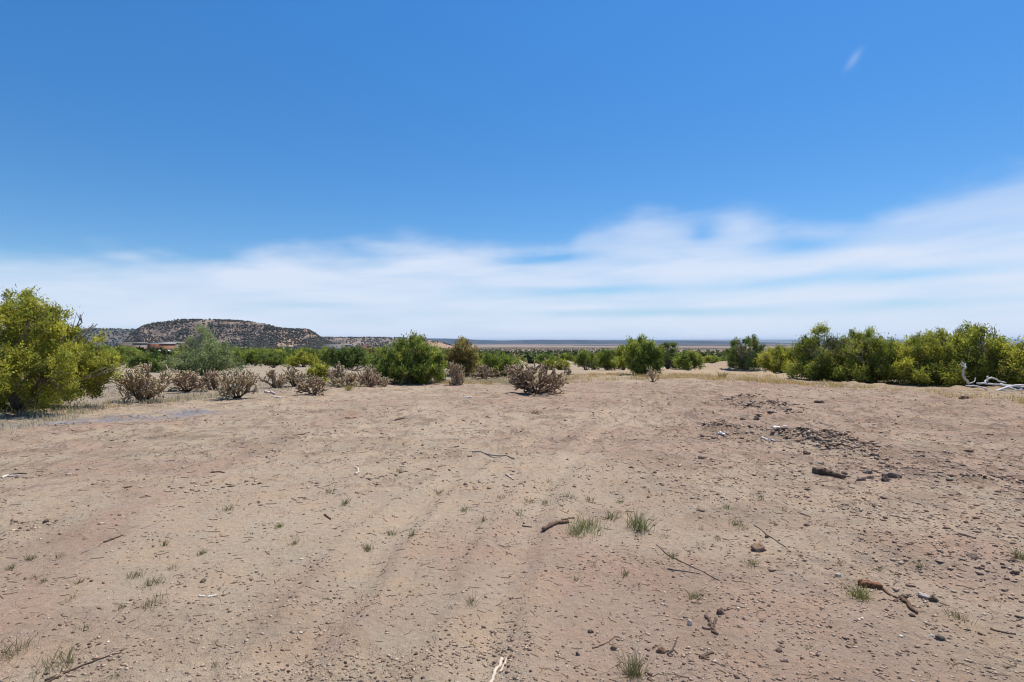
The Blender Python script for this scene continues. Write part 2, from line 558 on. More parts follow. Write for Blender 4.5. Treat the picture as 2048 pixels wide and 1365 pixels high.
# ------------------------------------------------------------------ ground
def ground_colour(x, y, z):
    r = np.hypot(x, y)
    a = np.arctan2(x, y)
    beige = np.array([.418, .328, .232])
    pink = np.array([.388, .272, .199])
    dark = np.array([.245, .172, .120])
    straw = np.array([.385, .290, .185])
    greyg = np.array([.320, .268, .200])
    blue = np.array([.235, .235, .262])
    rust = np.array([.340, .210, .140])
    pale = np.array([.34, .265, .195])
    scrub = np.array([.150, .125, .085])
    plain = np.array([.275, .205, .155])
    far = np.array([.150, .140, .125])

    def mixc(c, t, f):
        return c + (t - c) * f[:, None]
    c = np.tile(beige, (len(x), 1))
    right = sstep(-.30, .30, a + (fbm(x / 3, y / 3, 51, 3) - .5) * .5)
    c = mixc(c, pink, .75 * right)
    c = mixc(c, pink, .8 * sstep(.50, .68, fbm(x / 1.6, y / 1.2, 53, 4)))
    c = mixc(c, beige * 1.06, .8 * sstep(.52, .66, fbm(x / 2.3, y / 2.9, 57, 3)))
    rb = rubble(x, y)
    c = mixc(c, dark, .42 * rb * sstep(.42, .66, fbm(x / .45, y / .45, 59, 4)))
    c = mixc(c, dark, .55 * np.exp(-(poly_dist(x, y, WINDROW) / .40) ** 2) * sstep(.35, .6, fbm(x / .8, y / .8, 37, 2)))
    # darker bars further away: painted shade of clods and holes, and plant litter
    c = mixc(c, dark, .45 * sstep(.56, .70, fbm(x / .9, y / .45, 61, 4)) * sstep(6, 11, r) * (1 - sstep(24, 30, r)))
    for t in TRACKS:
        d = poly_dist(x, y, t)
        c = mixc(c, beige * 1.10, .5 * np.exp(-(d / .14) ** 2))
    # blue-grey gravel at the left edge of the clearing
    dg = poly_dist(x, y, [flat(*p) for p in ((-300, 880), (0, 851), (120, 846), (250, 838), (400, 826))])
    c = mixc(c, blue, .85 * np.exp(-(dg / .55) ** 2) * sstep(.25, .5, fbm(x / .35, y / .35, 63, 3)))
    dr = poly_dist(x, y, [flat(*p) for p in ((-300, 870), (0, 832), (130, 822), (220, 815))])
    c = mixc(c, rust, .75 * np.exp(-(dr / .28) ** 2))
    # grassy margins
    edge_r = np.interp(a, [-.9, -.72, -.62, -.45, -.15, .04, .16, .3, .5, .75, .9], [13.5, 13.5, 16.5, 18.5, 22.5, 21, 23, 26, 22.5, 18.5, 18])
    g = sstep(-.8, 1.6, r - edge_r + (fbm(x / 1.5, y / 1.5, 67, 3) - .5) * 3)
    gold = sstep(.02, .22, a + (fbm(x / 4, y / 4, 71, 2) - .5) * .2)
    c = mixc(c, greyg + (straw - greyg) * .0, .8 * g * (1 - gold))
    c = mixc(c, straw, .8 * g * gold)
    # banks
    for bx, by, w, h in BANKS:
        q = ((x - bx) / w) ** 2 + ((y - by) / (w * .55)) ** 2
        c = mixc(c, pale, .9 * np.exp(-q * q))
    # scrubland beyond
    s = sstep(60, 160, r)
    c = mixc(c, plain, s * .7)
    c = mixc(c, scrub, s * sstep(.40, .62, fbm(x / 40, y / 40, 73, 4)) * .8)
    s = sstep(900, 2000, r)
    c = mixc(c, plain, s * .8)
    c = mixc(c, scrub * .8, sstep(1500, 2600, r) * (1 - sstep(3900, 4800, r)) * .85)
    c = mixc(c, plain * 1.02, sstep(4300, 5200, r) * (1 - sstep(9000, 11000, r)) * .9)
    c = mixc(c, far, sstep(9500, 12500, r) * .8)
    c = c * (.93 + .14 * fbm(x / .7, y / .7, 79, 3))[:, None]
    shade_litter = sstep(4.5, 10, r) * (.62 + .38 * rb) * (1 - sstep(24, 32, r)) + .35 * rb * (1 - sstep(5, 10, r))  # mask for painted clod shade and plant litter on the dirt
    return np.hstack([c, shade_litter[:, None]])


def build_ground():
    rs = list(np.linspace(.3, 2.2, 8))
    while rs[-1] < 40:
        r = rs[-1]
        rs.append(r + max(.010, r * r / 840.0))
    while rs[-1] < 50000:
        rs.append(rs[-1] * 1.045)
    rs = np.array(rs)
    fine = np.radians(np.arange(-52, 52.001, .19))
    coarse = np.radians(np.arange(54, 307.9, 2.0))
    an = np.concatenate([fine, coarse])
    nr, na = len(rs), len(an)
    R, A = np.meshgrid(rs, an, indexing='ij')
    x = (R * np.sin(A)).ravel()
    y = (R * np.cos(A)).ravel()
    z = G(x, y)
    i = np.arange(nr - 1)[:, None] * na
    j = np.arange(na)[None]
    k = (j + 1) % na
    Q = np.stack([i + j, i + na + j, i + na + k, i + k], -1).reshape(-1, 4)[:, ::-1]
    V = np.stack([x, y, z], 1)
    c0 = np.array([[0, 0, z[:na].mean()]])
    # close the small hole under the camera with degenerate-free quads
    V = np.vstack([V, c0])
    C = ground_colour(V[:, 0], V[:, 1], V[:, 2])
    ci = len(V) - 1
    cen = np.array([(ci, jj, (jj + 1) % na, (jj + 2) % na) for jj in range(0, na - 1, 2)])[:, ::-1]
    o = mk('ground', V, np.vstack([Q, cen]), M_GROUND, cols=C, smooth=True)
    tag(o, 'bare sandy desert clearing and the plain beyond it', kind='structure')
    return o


build_ground()


# ------------------------------------------------------------------ mesas and far ridges
def ridge(name, prof, depth, run, foot, mat_cols, label, back=500.0, nv=34, step=3.0, gully=.25, seed=1, slope=None):
    prof = np.array(prof, float)
    px = np.arange(prof[0, 0], prof[-1, 0] + .1, step)
    top = EYE + (CY - np.interp(px, prof[:, 0], prof[:, 1])) / F * depth
    sv = np.concatenate([np.linspace(0, 1, nv), 1 + np.linspace(.08, 1, 8) ** 1.3])
    P, S = np.meshgrid(px, sv, indexing='ij')
    TOP = np.repeat(top[:, None], len(sv), 1)
    U = (P - CX) / F
    hgt = np.maximum(TOP - foot, .1)
    if slope is None:
        s = np.interp(S, [0, .25, .55, .8, .9, 1.0, 1.3, 1.7, 2.0], [0, .10, .38, .72, .93, 1.0, 1.0, .7, 0])
    else:
        s = np.interp(S, *slope)
    gx = U * depth / 60.0
    gl = np.abs(fbm(gx, S * .8, seed, 4) - .5) * 2
    fall = np.clip(S, 0, 1) * (1 - np.clip(S, 0, 1)) * 4
    s = s - gully * (.5 - gl) * fall * .55
    Z = foot + hgt * np.clip(s, 0, 1.02) + (fbm(gx * 6, S * 22, seed + 9, 3) - .5) * hgt * .07 * (fall + .15)
    Z[:, 0] = foot - 6
    Z[:, -1] = foot - 6
    D = depth - run + run * np.clip(S, 0, 1) + back * np.clip(S - 1, 0, 1)
    X = U * D
    V = np.stack([X, D, Z], -1).reshape(-1, 3)
    nu, nw = P.shape
    i = np.arange(nu - 1)[:, None] * nw
    j = np.arange(nw - 1)[None]
    Q = np.stack([i + j, i + nw + j, i + nw + j + 1, i + j + 1], -1).reshape(-1, 4)
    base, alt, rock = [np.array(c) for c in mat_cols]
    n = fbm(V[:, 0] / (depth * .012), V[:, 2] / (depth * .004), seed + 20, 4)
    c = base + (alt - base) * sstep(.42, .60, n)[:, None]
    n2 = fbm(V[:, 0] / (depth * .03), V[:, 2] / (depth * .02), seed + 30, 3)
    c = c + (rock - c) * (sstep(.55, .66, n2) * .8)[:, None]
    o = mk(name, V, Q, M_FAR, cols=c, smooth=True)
    tag(o, label, kind='structure')
    return X, D, Z


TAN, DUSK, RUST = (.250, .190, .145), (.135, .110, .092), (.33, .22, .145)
mesa_prof = [(236, 694), (250, 683), (262, 668), (270, 662), (282, 654), (300, 648), (322, 645), (343, 643), (352, 640), (380, 639.5), (420, 639.5), (450, 640.5), (480, 642),
             (508, 645), (525, 647), (540, 651), (552, 655), (565, 657.5), (590, 658.5), (612, 659), (620, 661), (630, 667), (640, 674), (652, 681), (668, 688), (690, 694), (705, 697)]
MESA = ridge('mesa', mesa_prof, 2200., 380., -32., (TAN, DUSK, RUST), 'flat-topped scrub-dotted mesa rising on the left', back=700., step=1.6, seed=101, gully=.5)
R1 = ridge('far_hill', [(-700, 668), (-300, 655), (0, 660), (100, 659), (180, 657.5), (230, 658), (268, 659), (300, 664), (340, 672), (400, 690)], 3900., 700., -45.,
           ((.12, .115, .10), (.085, .088, .078), (.17, .145, .12)), 'long dark wooded tableland behind the mesa at left', back=1500., seed=131, gully=.2)
R2 = ridge('low_tableland', [(560, 690), (600, 676), (640, 674.8), (680, 675.3), (740, 675), (800, 676), (850, 679), (880, 684), (905, 692)], 3300., 500., -40.,
           ((.24, .19, .155), (.17, .145, .12), (.27, .20, .15)), 'low scrub-dotted tableland right of the mesa', back=1500., seed=151, gully=.3)
R3 = ridge('red_knoll', [(815, 693), (835, 686), (855, 683), (875, 684.5), (890, 689), (905, 693)], 2700., 220., -34.,
           ((.37, .23, .16), (.28, .19, .14), (.40, .25, .17)), 'small reddish knoll beside the central juniper', back=300., step=2., seed=171)
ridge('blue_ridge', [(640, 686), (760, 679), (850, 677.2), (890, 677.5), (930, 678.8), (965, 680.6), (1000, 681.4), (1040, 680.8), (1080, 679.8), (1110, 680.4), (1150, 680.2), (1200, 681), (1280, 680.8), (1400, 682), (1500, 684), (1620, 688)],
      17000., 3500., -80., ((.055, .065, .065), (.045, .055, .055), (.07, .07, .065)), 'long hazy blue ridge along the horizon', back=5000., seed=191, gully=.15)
ridge('dark_bench', [(900, 696), (960, 694.5), (1060, 693.5), (1160, 693), (1235, 692.5), (1300, 690.5), (1400, 690), (1480, 691), (1560, 692), (1650, 692.5), (1750, 693), (1900, 694), (2300, 695)],
      7000., 1200., -72., ((.10, .09, .085), (.08, .075, .07), (.13, .105, .09)), 'dark low bench across the far plain', back=4000., seed=211, gully=.2)
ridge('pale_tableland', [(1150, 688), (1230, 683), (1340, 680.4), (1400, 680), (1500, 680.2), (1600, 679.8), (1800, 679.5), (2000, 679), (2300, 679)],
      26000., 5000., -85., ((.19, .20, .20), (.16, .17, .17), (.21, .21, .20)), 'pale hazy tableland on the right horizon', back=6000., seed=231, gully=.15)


def scrub_on(name, grid, n, size, label, seed, lo=.03, hi=1.25, nv=34, thin=None):
    """dark junipers dotted over a hillside, far too many and small to count"""
    rg = np.random.default_rng(seed)
    X, D, Z = grid
    nu, nw = X.shape
    u = rg.random(n) * (nu - 1.01)
    s = rg.random(n) * (nw - 4)
    i, j = u.astype(int), s.astype(int)
    fu, fs = u - i, s - j

    def bil(A):
        return (A[i, j] * (1 - fu) + A[i + 1, j] * fu) * (1 - fs) + (A[i, j + 1] * (1 - fu) + A[i + 1, j + 1] * fu) * fs
    P = np.stack([bil(X), bil(D), bil(Z)], 1)
    keep = fbm(P[:, 0] / 45, P[:, 2] / 14, seed, 3) + rg.random(n) * .35 > (.56 if thin is None else thin)
    P = P[keep]
    n = len(P)
    O = np.array([(1, 0, 0), (0, 1, 0), (-1, 0, 0), (0, -1, 0), (0, 0, 1.1), (0, 0, -.5)])
    T = np.array([(0, 1, 4), (1, 2, 4), (2, 3, 4), (3, 0, 4), (1, 0, 5), (2, 1, 5), (3, 2, 5), (0, 3, 5)])
    sz = size * (.6 + .8 * rg.random(n))
    V = P[:, None] + O[None] * sz[:, None, None] * (.7 + .6 * rg.random((n, 6, 1))) + np.array([0, 0, .3]) * sz[:, None, None]
    Q = (T[None] + np.arange(n)[:, None, None] * 6).reshape(-1, 3)
    g = np.array([.058, .058, .046]) * (.7 + .6 * rg.random(n))[:, None]
    mk_o = mk(name, V.reshape(-1, 3), Q, M_SCRUB, cols=np.repeat(g, 6, 0))
    tag(mk_o, label, kind='stuff')


scrub_on('mesa_scrub', MESA, 16500, 2.75, 'dark scrub dotting the mesa slope', 301)
scrub_on('far_hill_scrub', R1, 7000, 5.2, 'dark scrub covering the far tableland', 303, thin=.40)
scrub_on('tableland_scrub', R2, 5000, 3.3, 'dark scrub dotting the low tableland', 305, thin=.5)
scrub_on('knoll_scrub', R3, 500, 2.2, 'sparse scrub on the reddish knoll', 307)

# ------------------------------------------------------------------ plants
GREENS = {   # (dark, mid, light) leaf colours
    'yellow': ((.130, .150, .032), (.340, .345, .055), (.580, .540, .095)),
    'green': ((.085, .125, .032), (.210, .265, .055), (.400, .420, .090)),
    'olive': ((.100, .130, .032), (.275, .300, .056), (.500, .490, .095)),
    'dark': ((.066, .105, .034), (.150, .205, .052), (.290, .325, .080)),
    'grey': ((.130, .170, .085), (.250, .300, .145), (.420, .460, .250)),
    'brown': ((.160, .135, .055), (.310, .250, .085), (.440, .345, .120)),
}


def foliage(lobes, ntuft, nleaf, leaf, rg, hue, tuft=.11, up=.7, hollow=.25, gap=.40):
    """leaf triangles spread through clumps on the shells of ellipsoid lobes (cx,cy,cz,rx,ry,rz)"""
    L = np.array(lobes, float)
    L[:, 3:] = np.maximum(L[:, 3:] - tuft * .85, L[:, 3:] * .5)
    area = (L[:, 3] * L[:, 4] + L[:, 3] * L[:, 5] + L[:, 4] * L[:, 5])
    K = max(12, int(ntuft / 9.5 * 1.9))
    ci = rg.choice(len(L), size=K, p=area / area.sum())
    cd = rg.normal(size=(K, 3))
    cd /= np.linalg.norm(cd, axis=1)[:, None]
    cc = L[ci, :3] + cd * L[ci, 3:] * (1 - np.abs(rg.normal(size=K)) * .16)[:, None]
    inside = np.zeros(K, bool)
    for l in L:
        inside |= (((cc - l[:3]) / (l[3:] * .80)) ** 2).sum(1) < 1
    w = tuft * 3.0
    nz = fbm(cc[:, 0] / w + 50, cc[:, 2] / w + cc[:, 1] / w * .7, int(rg.integers(999)), 3)
    keep = (~inside | (rg.random(K) < hollow)) & (nz > gap) & (cc[:, 2] > .03)
    cc, cd, ci = cc[keep], cd[keep], ci[keep]
    K = len(cc)
    ti = rg.integers(K, size=ntuft)
    rc = tuft * rg.uniform(.8, 1.75, K)
    d = rg.normal(size=(ntuft, 3)) + cd[ti] * .5 + np.array([0, 0, .55])
    d /= np.linalg.norm(d, axis=1)[:, None]
    Cn = cc[ti] + d * (rc[ti] * rg.uniform(.55, 1.0, ntuft))[:, None] * np.array([1, 1, 1.15])
    Cn[:, 2] = np.maximum(Cn[:, 2], .05)
    idx = ci[ti]
    ck = rg.normal(0, .22, K)[ti]
    n = len(Cn)
    ax = d * .7 + np.array([0, 0, up]) + rg.normal(size=(n, 3)) * .30
    ax /= np.linalg.norm(ax, axis=1)[:, None]
    tl = tuft * (.6 + .9 * rg.random(n))
    m = n * nleaf
    t = np.repeat(np.arange(n), nleaf)
    pos = Cn[t] + ax[t] * (tl[t] * (rg.random(m) * 1.5 - .5))[:, None] + rg.normal(size=(m, 3)) * (tl[t] * .36)[:, None]
    ld = ax[t] + rg.normal(size=(m, 3)) * .75
    ld /= np.linalg.norm(ld, axis=1)[:, None]
    gd = (pos - Cn[t]) / (tl[t][:, None] * .5) * .6 + d[t] * .5 + np.array([0, 0, .35]) + rg.normal(size=(m, 3)) * .55
    sd = np.cross(ld, gd)
    sd /= np.linalg.norm(sd, axis=1)[:, None] + 1e-9
    ln = (leaf * (.6 + .8 * rg.random(m)))[:, None]
    V = np.stack([pos - sd * ln * .26, pos + sd * ln * .26, pos + ld * ln], 1).reshape(-1, 3)
    Q = np.arange(m * 3).reshape(-1, 3)
    D, Md, Lt = [np.array(c) for c in GREENS[hue]]
    k = np.clip(rg.normal(.5, .16, n), 0, 1)
    lob = rg.normal(0, .12, len(L))[idx] + ck
    k = np.clip(k + lob, 0, 1)[:, None]
    tc = np.where(k < .5, D + (Md - D) * k * 2, Md + (Lt - Md) * (k * 2 - 1))
    dead = rg.random(n) < (.05 if hue != 'brown' else .3)
    tc[dead] = np.array([.16, .11, .05])
    c = tc[t] * (.8 + .4 * rg.random(m))[:, None]
    return V, Q, np.repeat(c, 3, 0)


def wander(a, b, rg, n=7, amp=.08):
    t = np.linspace(0, 1, n)[:, None]
    p = np.asarray(a) * (1 - t) + np.asarray(b) * t
    L = np.linalg.norm(np.asarray(b) - np.asarray(a))
    off = rg.normal(size=(n, 3)) * amp * L
    off = np.cumsum(off, 0) * .6
    off -= t * off[-1]
    off[0] = 0
    return p + off


BARK_C = (.23, .195, .165)


def tree(name, base, lobes, hue, label, cat, seed, ntuft=700, nleaf=34, leaf=.05, tuft=.11, group=None, up=.7, gap=.40, stem=.055, bark=BARK_C, hollow=.25):
    rg = np.random.default_rng(seed)
    root = empty(name, base, label, cat, group)
    P = Parts()
    L = np.array(lobes, float)
    hmax = (L[:, 2] + L[:, 5]).max()
    for l in L:
        if rg.random() < .8 or l[5] > .3 * hmax:
            start = np.array([rg.normal(0, .08) * l[3], rg.normal(0, .08) * l[3], -.08])
            mid = np.array([l[0] * .45, l[1] * .45, max(.1, l[2] * .45)])
            a = wander(start, mid, rg, 5, .08)
            b = wander(mid, l[:3], rg, 6, .09)
            pts = np.vstack([a, b[1:]])
            r0 = stem * (.6 + .8 * rg.random()) * max(.5, hmax / 2.2)
            P.tube(pts, np.linspace(r0, r0 * .22, len(pts)), 6, bark, rough=.25)
            for q in range(4):
                d = rg.normal(size=3)
                d[2] = abs(d[2]) * .7
                d /= np.linalg.norm(d)
                s = pts[rg.integers(3, len(pts) - 1)]
                e = l[:3] + d * l[3:] * .65
                P.tube(wander(s, e, rg, 5, .08), np.linspace(r0 * .4, r0 * .10, 5), 4, bark, rough=.2, cap=False)
    P.build('trunk', M_BARK, root)
    V, Q, c = foliage(lobes, ntuft, nleaf, leaf, rg, hue, tuft, up, hollow, gap)
    mk('crown', V, Q, M_LEAF, root, cols=c)
    return root


def dome(w, h, rg, n=13, base=.04, spires=5, depth=None):
    """lobes of a rounded multi-stem juniper w wide, h high"""
    D = depth or w
    out = [(0, 0, h * .52, w * .27, D * .27, h * .33)]
    for i in range(n):
        a = i / n * 2 * np.pi + rg.normal(0, .25)
        t = rg.random()
        z = h * (base + .16 + .46 * t)
        rr = (.36 - .16 * t) * (.85 + .3 * rg.random())
        s = .15 + .07 * rg.random()
        out.append((np.cos(a) * rr * w, np.sin(a) * rr * D, z, w * s, D * s, h * (.15 + .08 * rg.random())))
    for i in range(spires):
        a = rg.random() * 6.28
        rr = .22 * rg.random() ** .6
        zz = h * (.80 - .5 * rr + .05 * rg.random())
        out.append((np.cos(a) * rr * w, np.sin(a) * rr * D, zz, w * .075, D * .075, h * (.13 + .04 * rg.random())))
    return out


def px_lobes(base, spec, rg, dpt=.8):
    """lobes given as photo px (cx, cy, rx, ry) at the distance of the trunk, each with depth of its own"""
    Y = base[1]
    out = []
    for cx, cy, rx, ry in spec:
        x = (cx - CX) / F * Y - base[0]
        z = EYE - (cy - CY) / F * Y - base[2]
        a, b = rx / F * Y, ry / F * Y
        for k in (-1, 1):
            out.append((x + rg.normal(0, .12) * a, k * dpt * (.25 + .6 * rg.random()), z - .05 * b * rg.random(), a * (.88 + .2 * rg.random()), a * .9, b * (.9 + .15 * rg.random())))
    return out


def juniper_px(px, ybase, spec, hue, label, seed, name='juniper_tree', dpt=.8, y_override=None, **kw):
    b = hit(px, ybase) if y_override is None else at_depth(px, y_override)
    rg = np.random.default_rng(seed)
    return tree(name, b, px_lobes(b, spec, rg, dpt), hue, label, 'tree', seed, **kw)


# the big juniper at the left edge
juniper_px(30, 822, [(20, 640, 34, 50), (-25, 660, 45, 60), (70, 655, 38, 42), (112, 672, 34, 42), (148, 700, 34, 40), (178, 722, 26, 34), (200, 742, 20, 22), (60, 712, 55, 50),
                     (110, 740, 50, 40), (20, 740, 60, 55), (160, 765, 34, 30), (70, 790, 55, 26), (10, 796, 50, 25), (-60, 740, 60, 70), (125, 795, 34, 20),
                     (12, 598, 15, 15), (48, 606, 15, 14), (92, 625, 14, 16), (128, 648, 12, 14), (-20, 600, 22, 22), (160, 672, 10, 16), (36, 620, 18, 20)],
           'yellow', 'big yellow-green juniper with bare grey limbs at the left edge', 11, dpt=1.3, ntuft=3300, nleaf=34, leaf=.052, tuft=.115, gap=.37, stem=.034, hollow=.25)
# central juniper
juniper_px(822, 766, [(822, 715, 34, 42), (785, 728, 28, 34), (858, 728, 28, 34), (770, 742, 16, 20), (876, 742, 14, 24), (822, 748, 50, 18), (800, 752, 30, 12), (850, 752, 32, 12),
                      (820, 682, 9, 11), (806, 688, 9, 12), (836, 688, 9, 12), (792, 700, 9, 12), (852, 702, 10, 14), (842, 680, 5, 7)],
           'green', 'dense rounded dark green juniper standing alone below the far blue ridge', 13, dpt=.9, ntuft=1500, nleaf=30, leaf=.075, tuft=.13, gap=.33)
# pair right of centre
juniper_px(1286, 751, [(1288, 712, 28, 30), (1270, 722, 18, 26), (1306, 720, 18, 26), (1286, 738, 26, 14), (1268, 696, 10, 14), (1288, 688, 9, 11), (1302, 692, 8, 12), (1262, 705, 9, 16)],
           'green', 'left and nearer juniper of the pair right of centre', 15, dpt=.7, ntuft=900, nleaf=28, leaf=.085, tuft=.14, gap=.34)
juniper_px(1336, 738, [(1334, 712, 18, 26), (1346, 720, 13, 20), (1322, 716, 12, 20), (1336, 690, 6, 10), (1346, 698, 6, 10), (1324, 692, 6, 9)],
           'dark', 'narrower dark juniper at the right of the central pair', 16, dpt=.6, ntuft=600, nleaf=28, leaf=.09, tuft=.15, gap=.34)
# the hedge-like row on the right
RT = dict(nleaf=34, tuft=.155)
juniper_px(1492, 742, [(1490, 706, 30, 28), (1474, 700, 14, 22), (1508, 695, 16, 20), (1492, 728, 34, 14), (1498, 682, 9, 10), (1472, 684, 8, 8), (1515, 690, 7, 10), (1512, 722, 22, 18)],
           'dark', 'first juniper of the right-hand row, dark and open-topped, at its left end', 21, ntuft=900, leaf=.08, gap=.37, **RT)
juniper_px(1566, 748, [(1565, 722, 36, 22), (1540, 728, 18, 18), (1594, 724, 22, 22), (1570, 738, 44, 10), (1556, 708, 12, 9), (1582, 706, 14, 8)],
           'yellow', 'low yellow-green juniper dipping between two taller ones in the right-hand row', 22, ntuft=900, leaf=.075, gap=.35, **RT)
juniper_px(1655, 760, [(1655, 710, 44, 38), (1624, 715, 24, 34), (1688, 712, 26, 36), (1650, 742, 56, 18), (1625, 750, 26, 12), (1685, 752, 26, 12), (1655, 672, 12, 14), (1632, 684, 10, 14), (1672, 682, 12, 12), (1612, 696, 10, 14), (1690, 684, 9, 12), (1645, 664, 5, 8)],
           'olive', 'tall ragged juniper in the right-hand row, just right of the low yellow one', 23, ntuft=1300, leaf=.07, gap=.38, **RT)
juniper_px(1738, 764, [(1738, 712, 38, 36), (1712, 716, 22, 34), (1768, 718, 24, 32), (1738, 747, 46, 17), (1715, 754, 24, 11), (1762, 755, 24, 11), (1724, 678, 10, 12), (1750, 674, 13, 12), (1766, 682, 9, 10), (1704, 684, 7, 10)],
           'olive', 'juniper with a notched top in the middle of the right-hand row', 24, ntuft=1200, leaf=.07, gap=.37, **RT)
juniper_px(1850, 768, [(1850, 712, 56, 36), (1808, 725, 32, 30), (1893, 715, 34, 36), (1850, 750, 74, 18), (1815, 758, 30, 11), (1885, 758, 34, 12), (1880, 680, 20, 14), (1838, 690, 18, 12), (1806, 700, 14, 10), (1900, 685, 14, 10), (1786, 738, 14, 20)],
           'yellow', 'widest yellow-green juniper of the right-hand row, behind the white branches', 25, ntuft=1700, leaf=.068, gap=.35, **RT)
juniper_px(1962, 771, [(1962, 705, 44, 42), (1925, 722, 30, 34), (1995, 722, 28, 36), (1960, 750, 56, 20), (1930, 760, 28, 11), (1990, 762, 28, 12), (1952, 668, 16, 12), (1975, 670, 12, 12), (1935, 680, 12, 10), (1941, 660, 5, 6), (1958, 657, 5, 5)],
           'olive', 'highest juniper of the right-hand row, rising above the dead white branches', 26, ntuft=1500, leaf=.068, gap=.37, **RT)
juniper_px(2050, 776, [(2050, 730, 50, 32), (2018, 735, 26, 30), (2080, 725, 36, 38), (2045, 755, 56, 14), (2025, 694, 9, 12), (2050, 700, 16, 10), (2090, 690, 20, 14)],
           'yellow', 'juniper cut by the right edge of the frame, over the dead branches', 27, ntuft=1300, leaf=.068, gap=.37, **RT)
# feathery pale bush left of the mesa foot
juniper_px(402, 750, [(402, 708, 34, 36), (370, 718, 30, 28), (440, 720, 30, 26), (400, 735, 56, 14), (398, 672, 14, 18), (400, 664, 8, 10), (412, 686, 14, 16), (380, 690, 14, 14), (350, 728, 18, 18), (462, 730, 16, 16), (425, 696, 14, 14)],
           'grey', 'tall feathery grey-green bush in front of the mesa', 31, name='feathery_bush', dpt=.8, ntuft=1100, nleaf=22, leaf=.085, tuft=.19, gap=.42, up=1.2, bark=(.30, .27, .20))
# small bright juniper among the cholla
juniper_px(634, 771, [(638, 742, 12, 13), (626, 752, 12, 12), (645, 752, 9, 14), (622, 760, 10, 7), (640, 762, 12, 7)],
           'yellow', 'knee-high bright green juniper among the chollas left of centre', 33, dpt=.25, ntuft=300, nleaf=26, leaf=.06, tuft=.09, gap=.32, stem=.03)
# olive-brown tree
juniper_px(927, 752, [(926, 712, 20, 26), (912, 722, 16, 22), (942, 722, 16, 20), (925, 738, 26, 12), (930, 692, 8, 10), (916, 696, 9, 10), (948, 710, 8, 12), (905, 738, 12, 10)],
           'brown', 'olive-brown half-dead juniper right of the central round juniper', 35, dpt=.7, ntuft=650, nleaf=24, leaf=.085, tuft=.14, gap=.42)
juniper_px(1008, 752, [(1008, 728, 20, 15), (985, 730, 16, 14), (1030, 732, 15, 12), (972, 724, 8, 9), (1000, 742, 30, 8)],
           'green', 'low spreading green bush behind the big lone cholla', 36, name='low_bush', dpt=.6, ntuft=600, nleaf=24, leaf=.085, tuft=.13, gap=.36)
for i, (x, yt, w, d, hue, lb) in enumerate((
        (214, 688, 92, 36, 'green', 'rounded green juniper between the big left juniper and the feathery bush'),
        (300, 712, 80, 33, 'dark', 'low dark juniper just left of the feathery bush'),
        (512, 702, 66, 46, 'green', 'green juniper just right of the feathery bush'),
        (548, 708, 66, 42, 'dark', 'dark squat juniper under the right end of the mesa'),
        (606, 706, 60, 44, 'yellow', 'olive round juniper behind the knee-high bright one'),
        (702, 697, 128, 34, 'dark', 'broad dark juniper left of the central round juniper'),
        (760, 704, 60, 40, 'green', 'juniper half hidden behind the left flank of the central round one'),
        (896, 700, 46, 40, 'dark', 'dark juniper between the central round one and the olive-brown tree'),
        (1172, 703, 52, 44, 'green', 'left juniper of the clump left of the central pair'),
        (1214, 697, 60, 45, 'green', 'middle juniper of the clump left of the central pair'),
        (1247, 688, 46, 47, 'yellow', 'tallest yellowish juniper of the clump left of the central pair'),
        (1376, 704, 54, 46, 'green', 'green juniper right of the central pair, behind the thin stake'),
        (1098, 727, 30, 47, 'yellow', 'little yellow-green bush behind the lone cholla, on its right'),
        (1124, 724, 26, 46, 'yellow', 'small yellow-green bush beside the pale earth bank'),
        (1080, 716, 22, 62, 'dark', 'small dark round bush on the pale earth bank'),
        (262, 700, 44, 52, 'green', 'green juniper below the adobe houses'),
        (480, 692, 50, 60, 'yellow', 'yellowish juniper peeping over the right shoulder of the feathery bush'),
        (575, 692, 60, 66, 'dark', 'dark juniper below the right foot of the mesa'),
        (655, 694, 56, 60, 'green', 'green juniper in front of the grey low house'),
        )):
    b = at_depth(x, d)
    h = EYE - (yt - CY) / F * d - b[2]
    rg = np.random.default_rng(400 + i)
    ww = w / F * d
    tree('juniper_tree', b, dome(ww, h, rg, n=11), hue, lb, 'tree', 400 + i, ntuft=int(330 * max(1, ww / 2)), nleaf=22, leaf=.11, tuft=.17, gap=.34, stem=.05)

# ---- trees of the belt beyond, copies of a few kinds
PROTO = []
for i, (hue, w, h) in enumerate((('green', 2.6, 2.3), ('dark', 2.3, 2.6), ('yellow', 2.8, 2.1), ('dark', 3.0, 2.2), ('green', 2.0, 2.5), ('brown', 2.2, 2.2))):
    rg = np.random.default_rng(500 + i)
    PROTO.append((tree('juniper_tree', (0, -60 - 5 * i, 0), dome(w, h, rg, n=10, spires=4), hue, 'juniper', 'tree', 500 + i, ntuft=230, nleaf=12, leaf=.20, tuft=.22, gap=.33, stem=.05), w, h))


def copy_tree(src, loc, scale, rot, label, group):
    o = src.copy()
    COL.objects.link(o)
    o.location = [float(v) for v in loc]
    o.scale = scale
    o.rotation_euler = (0, 0, rot)
    o['label'] = label
    o['group'] = group
    for ch in src.children:
        c = ch.copy()
        COL.objects.link(c)
        c.parent = o
    return o


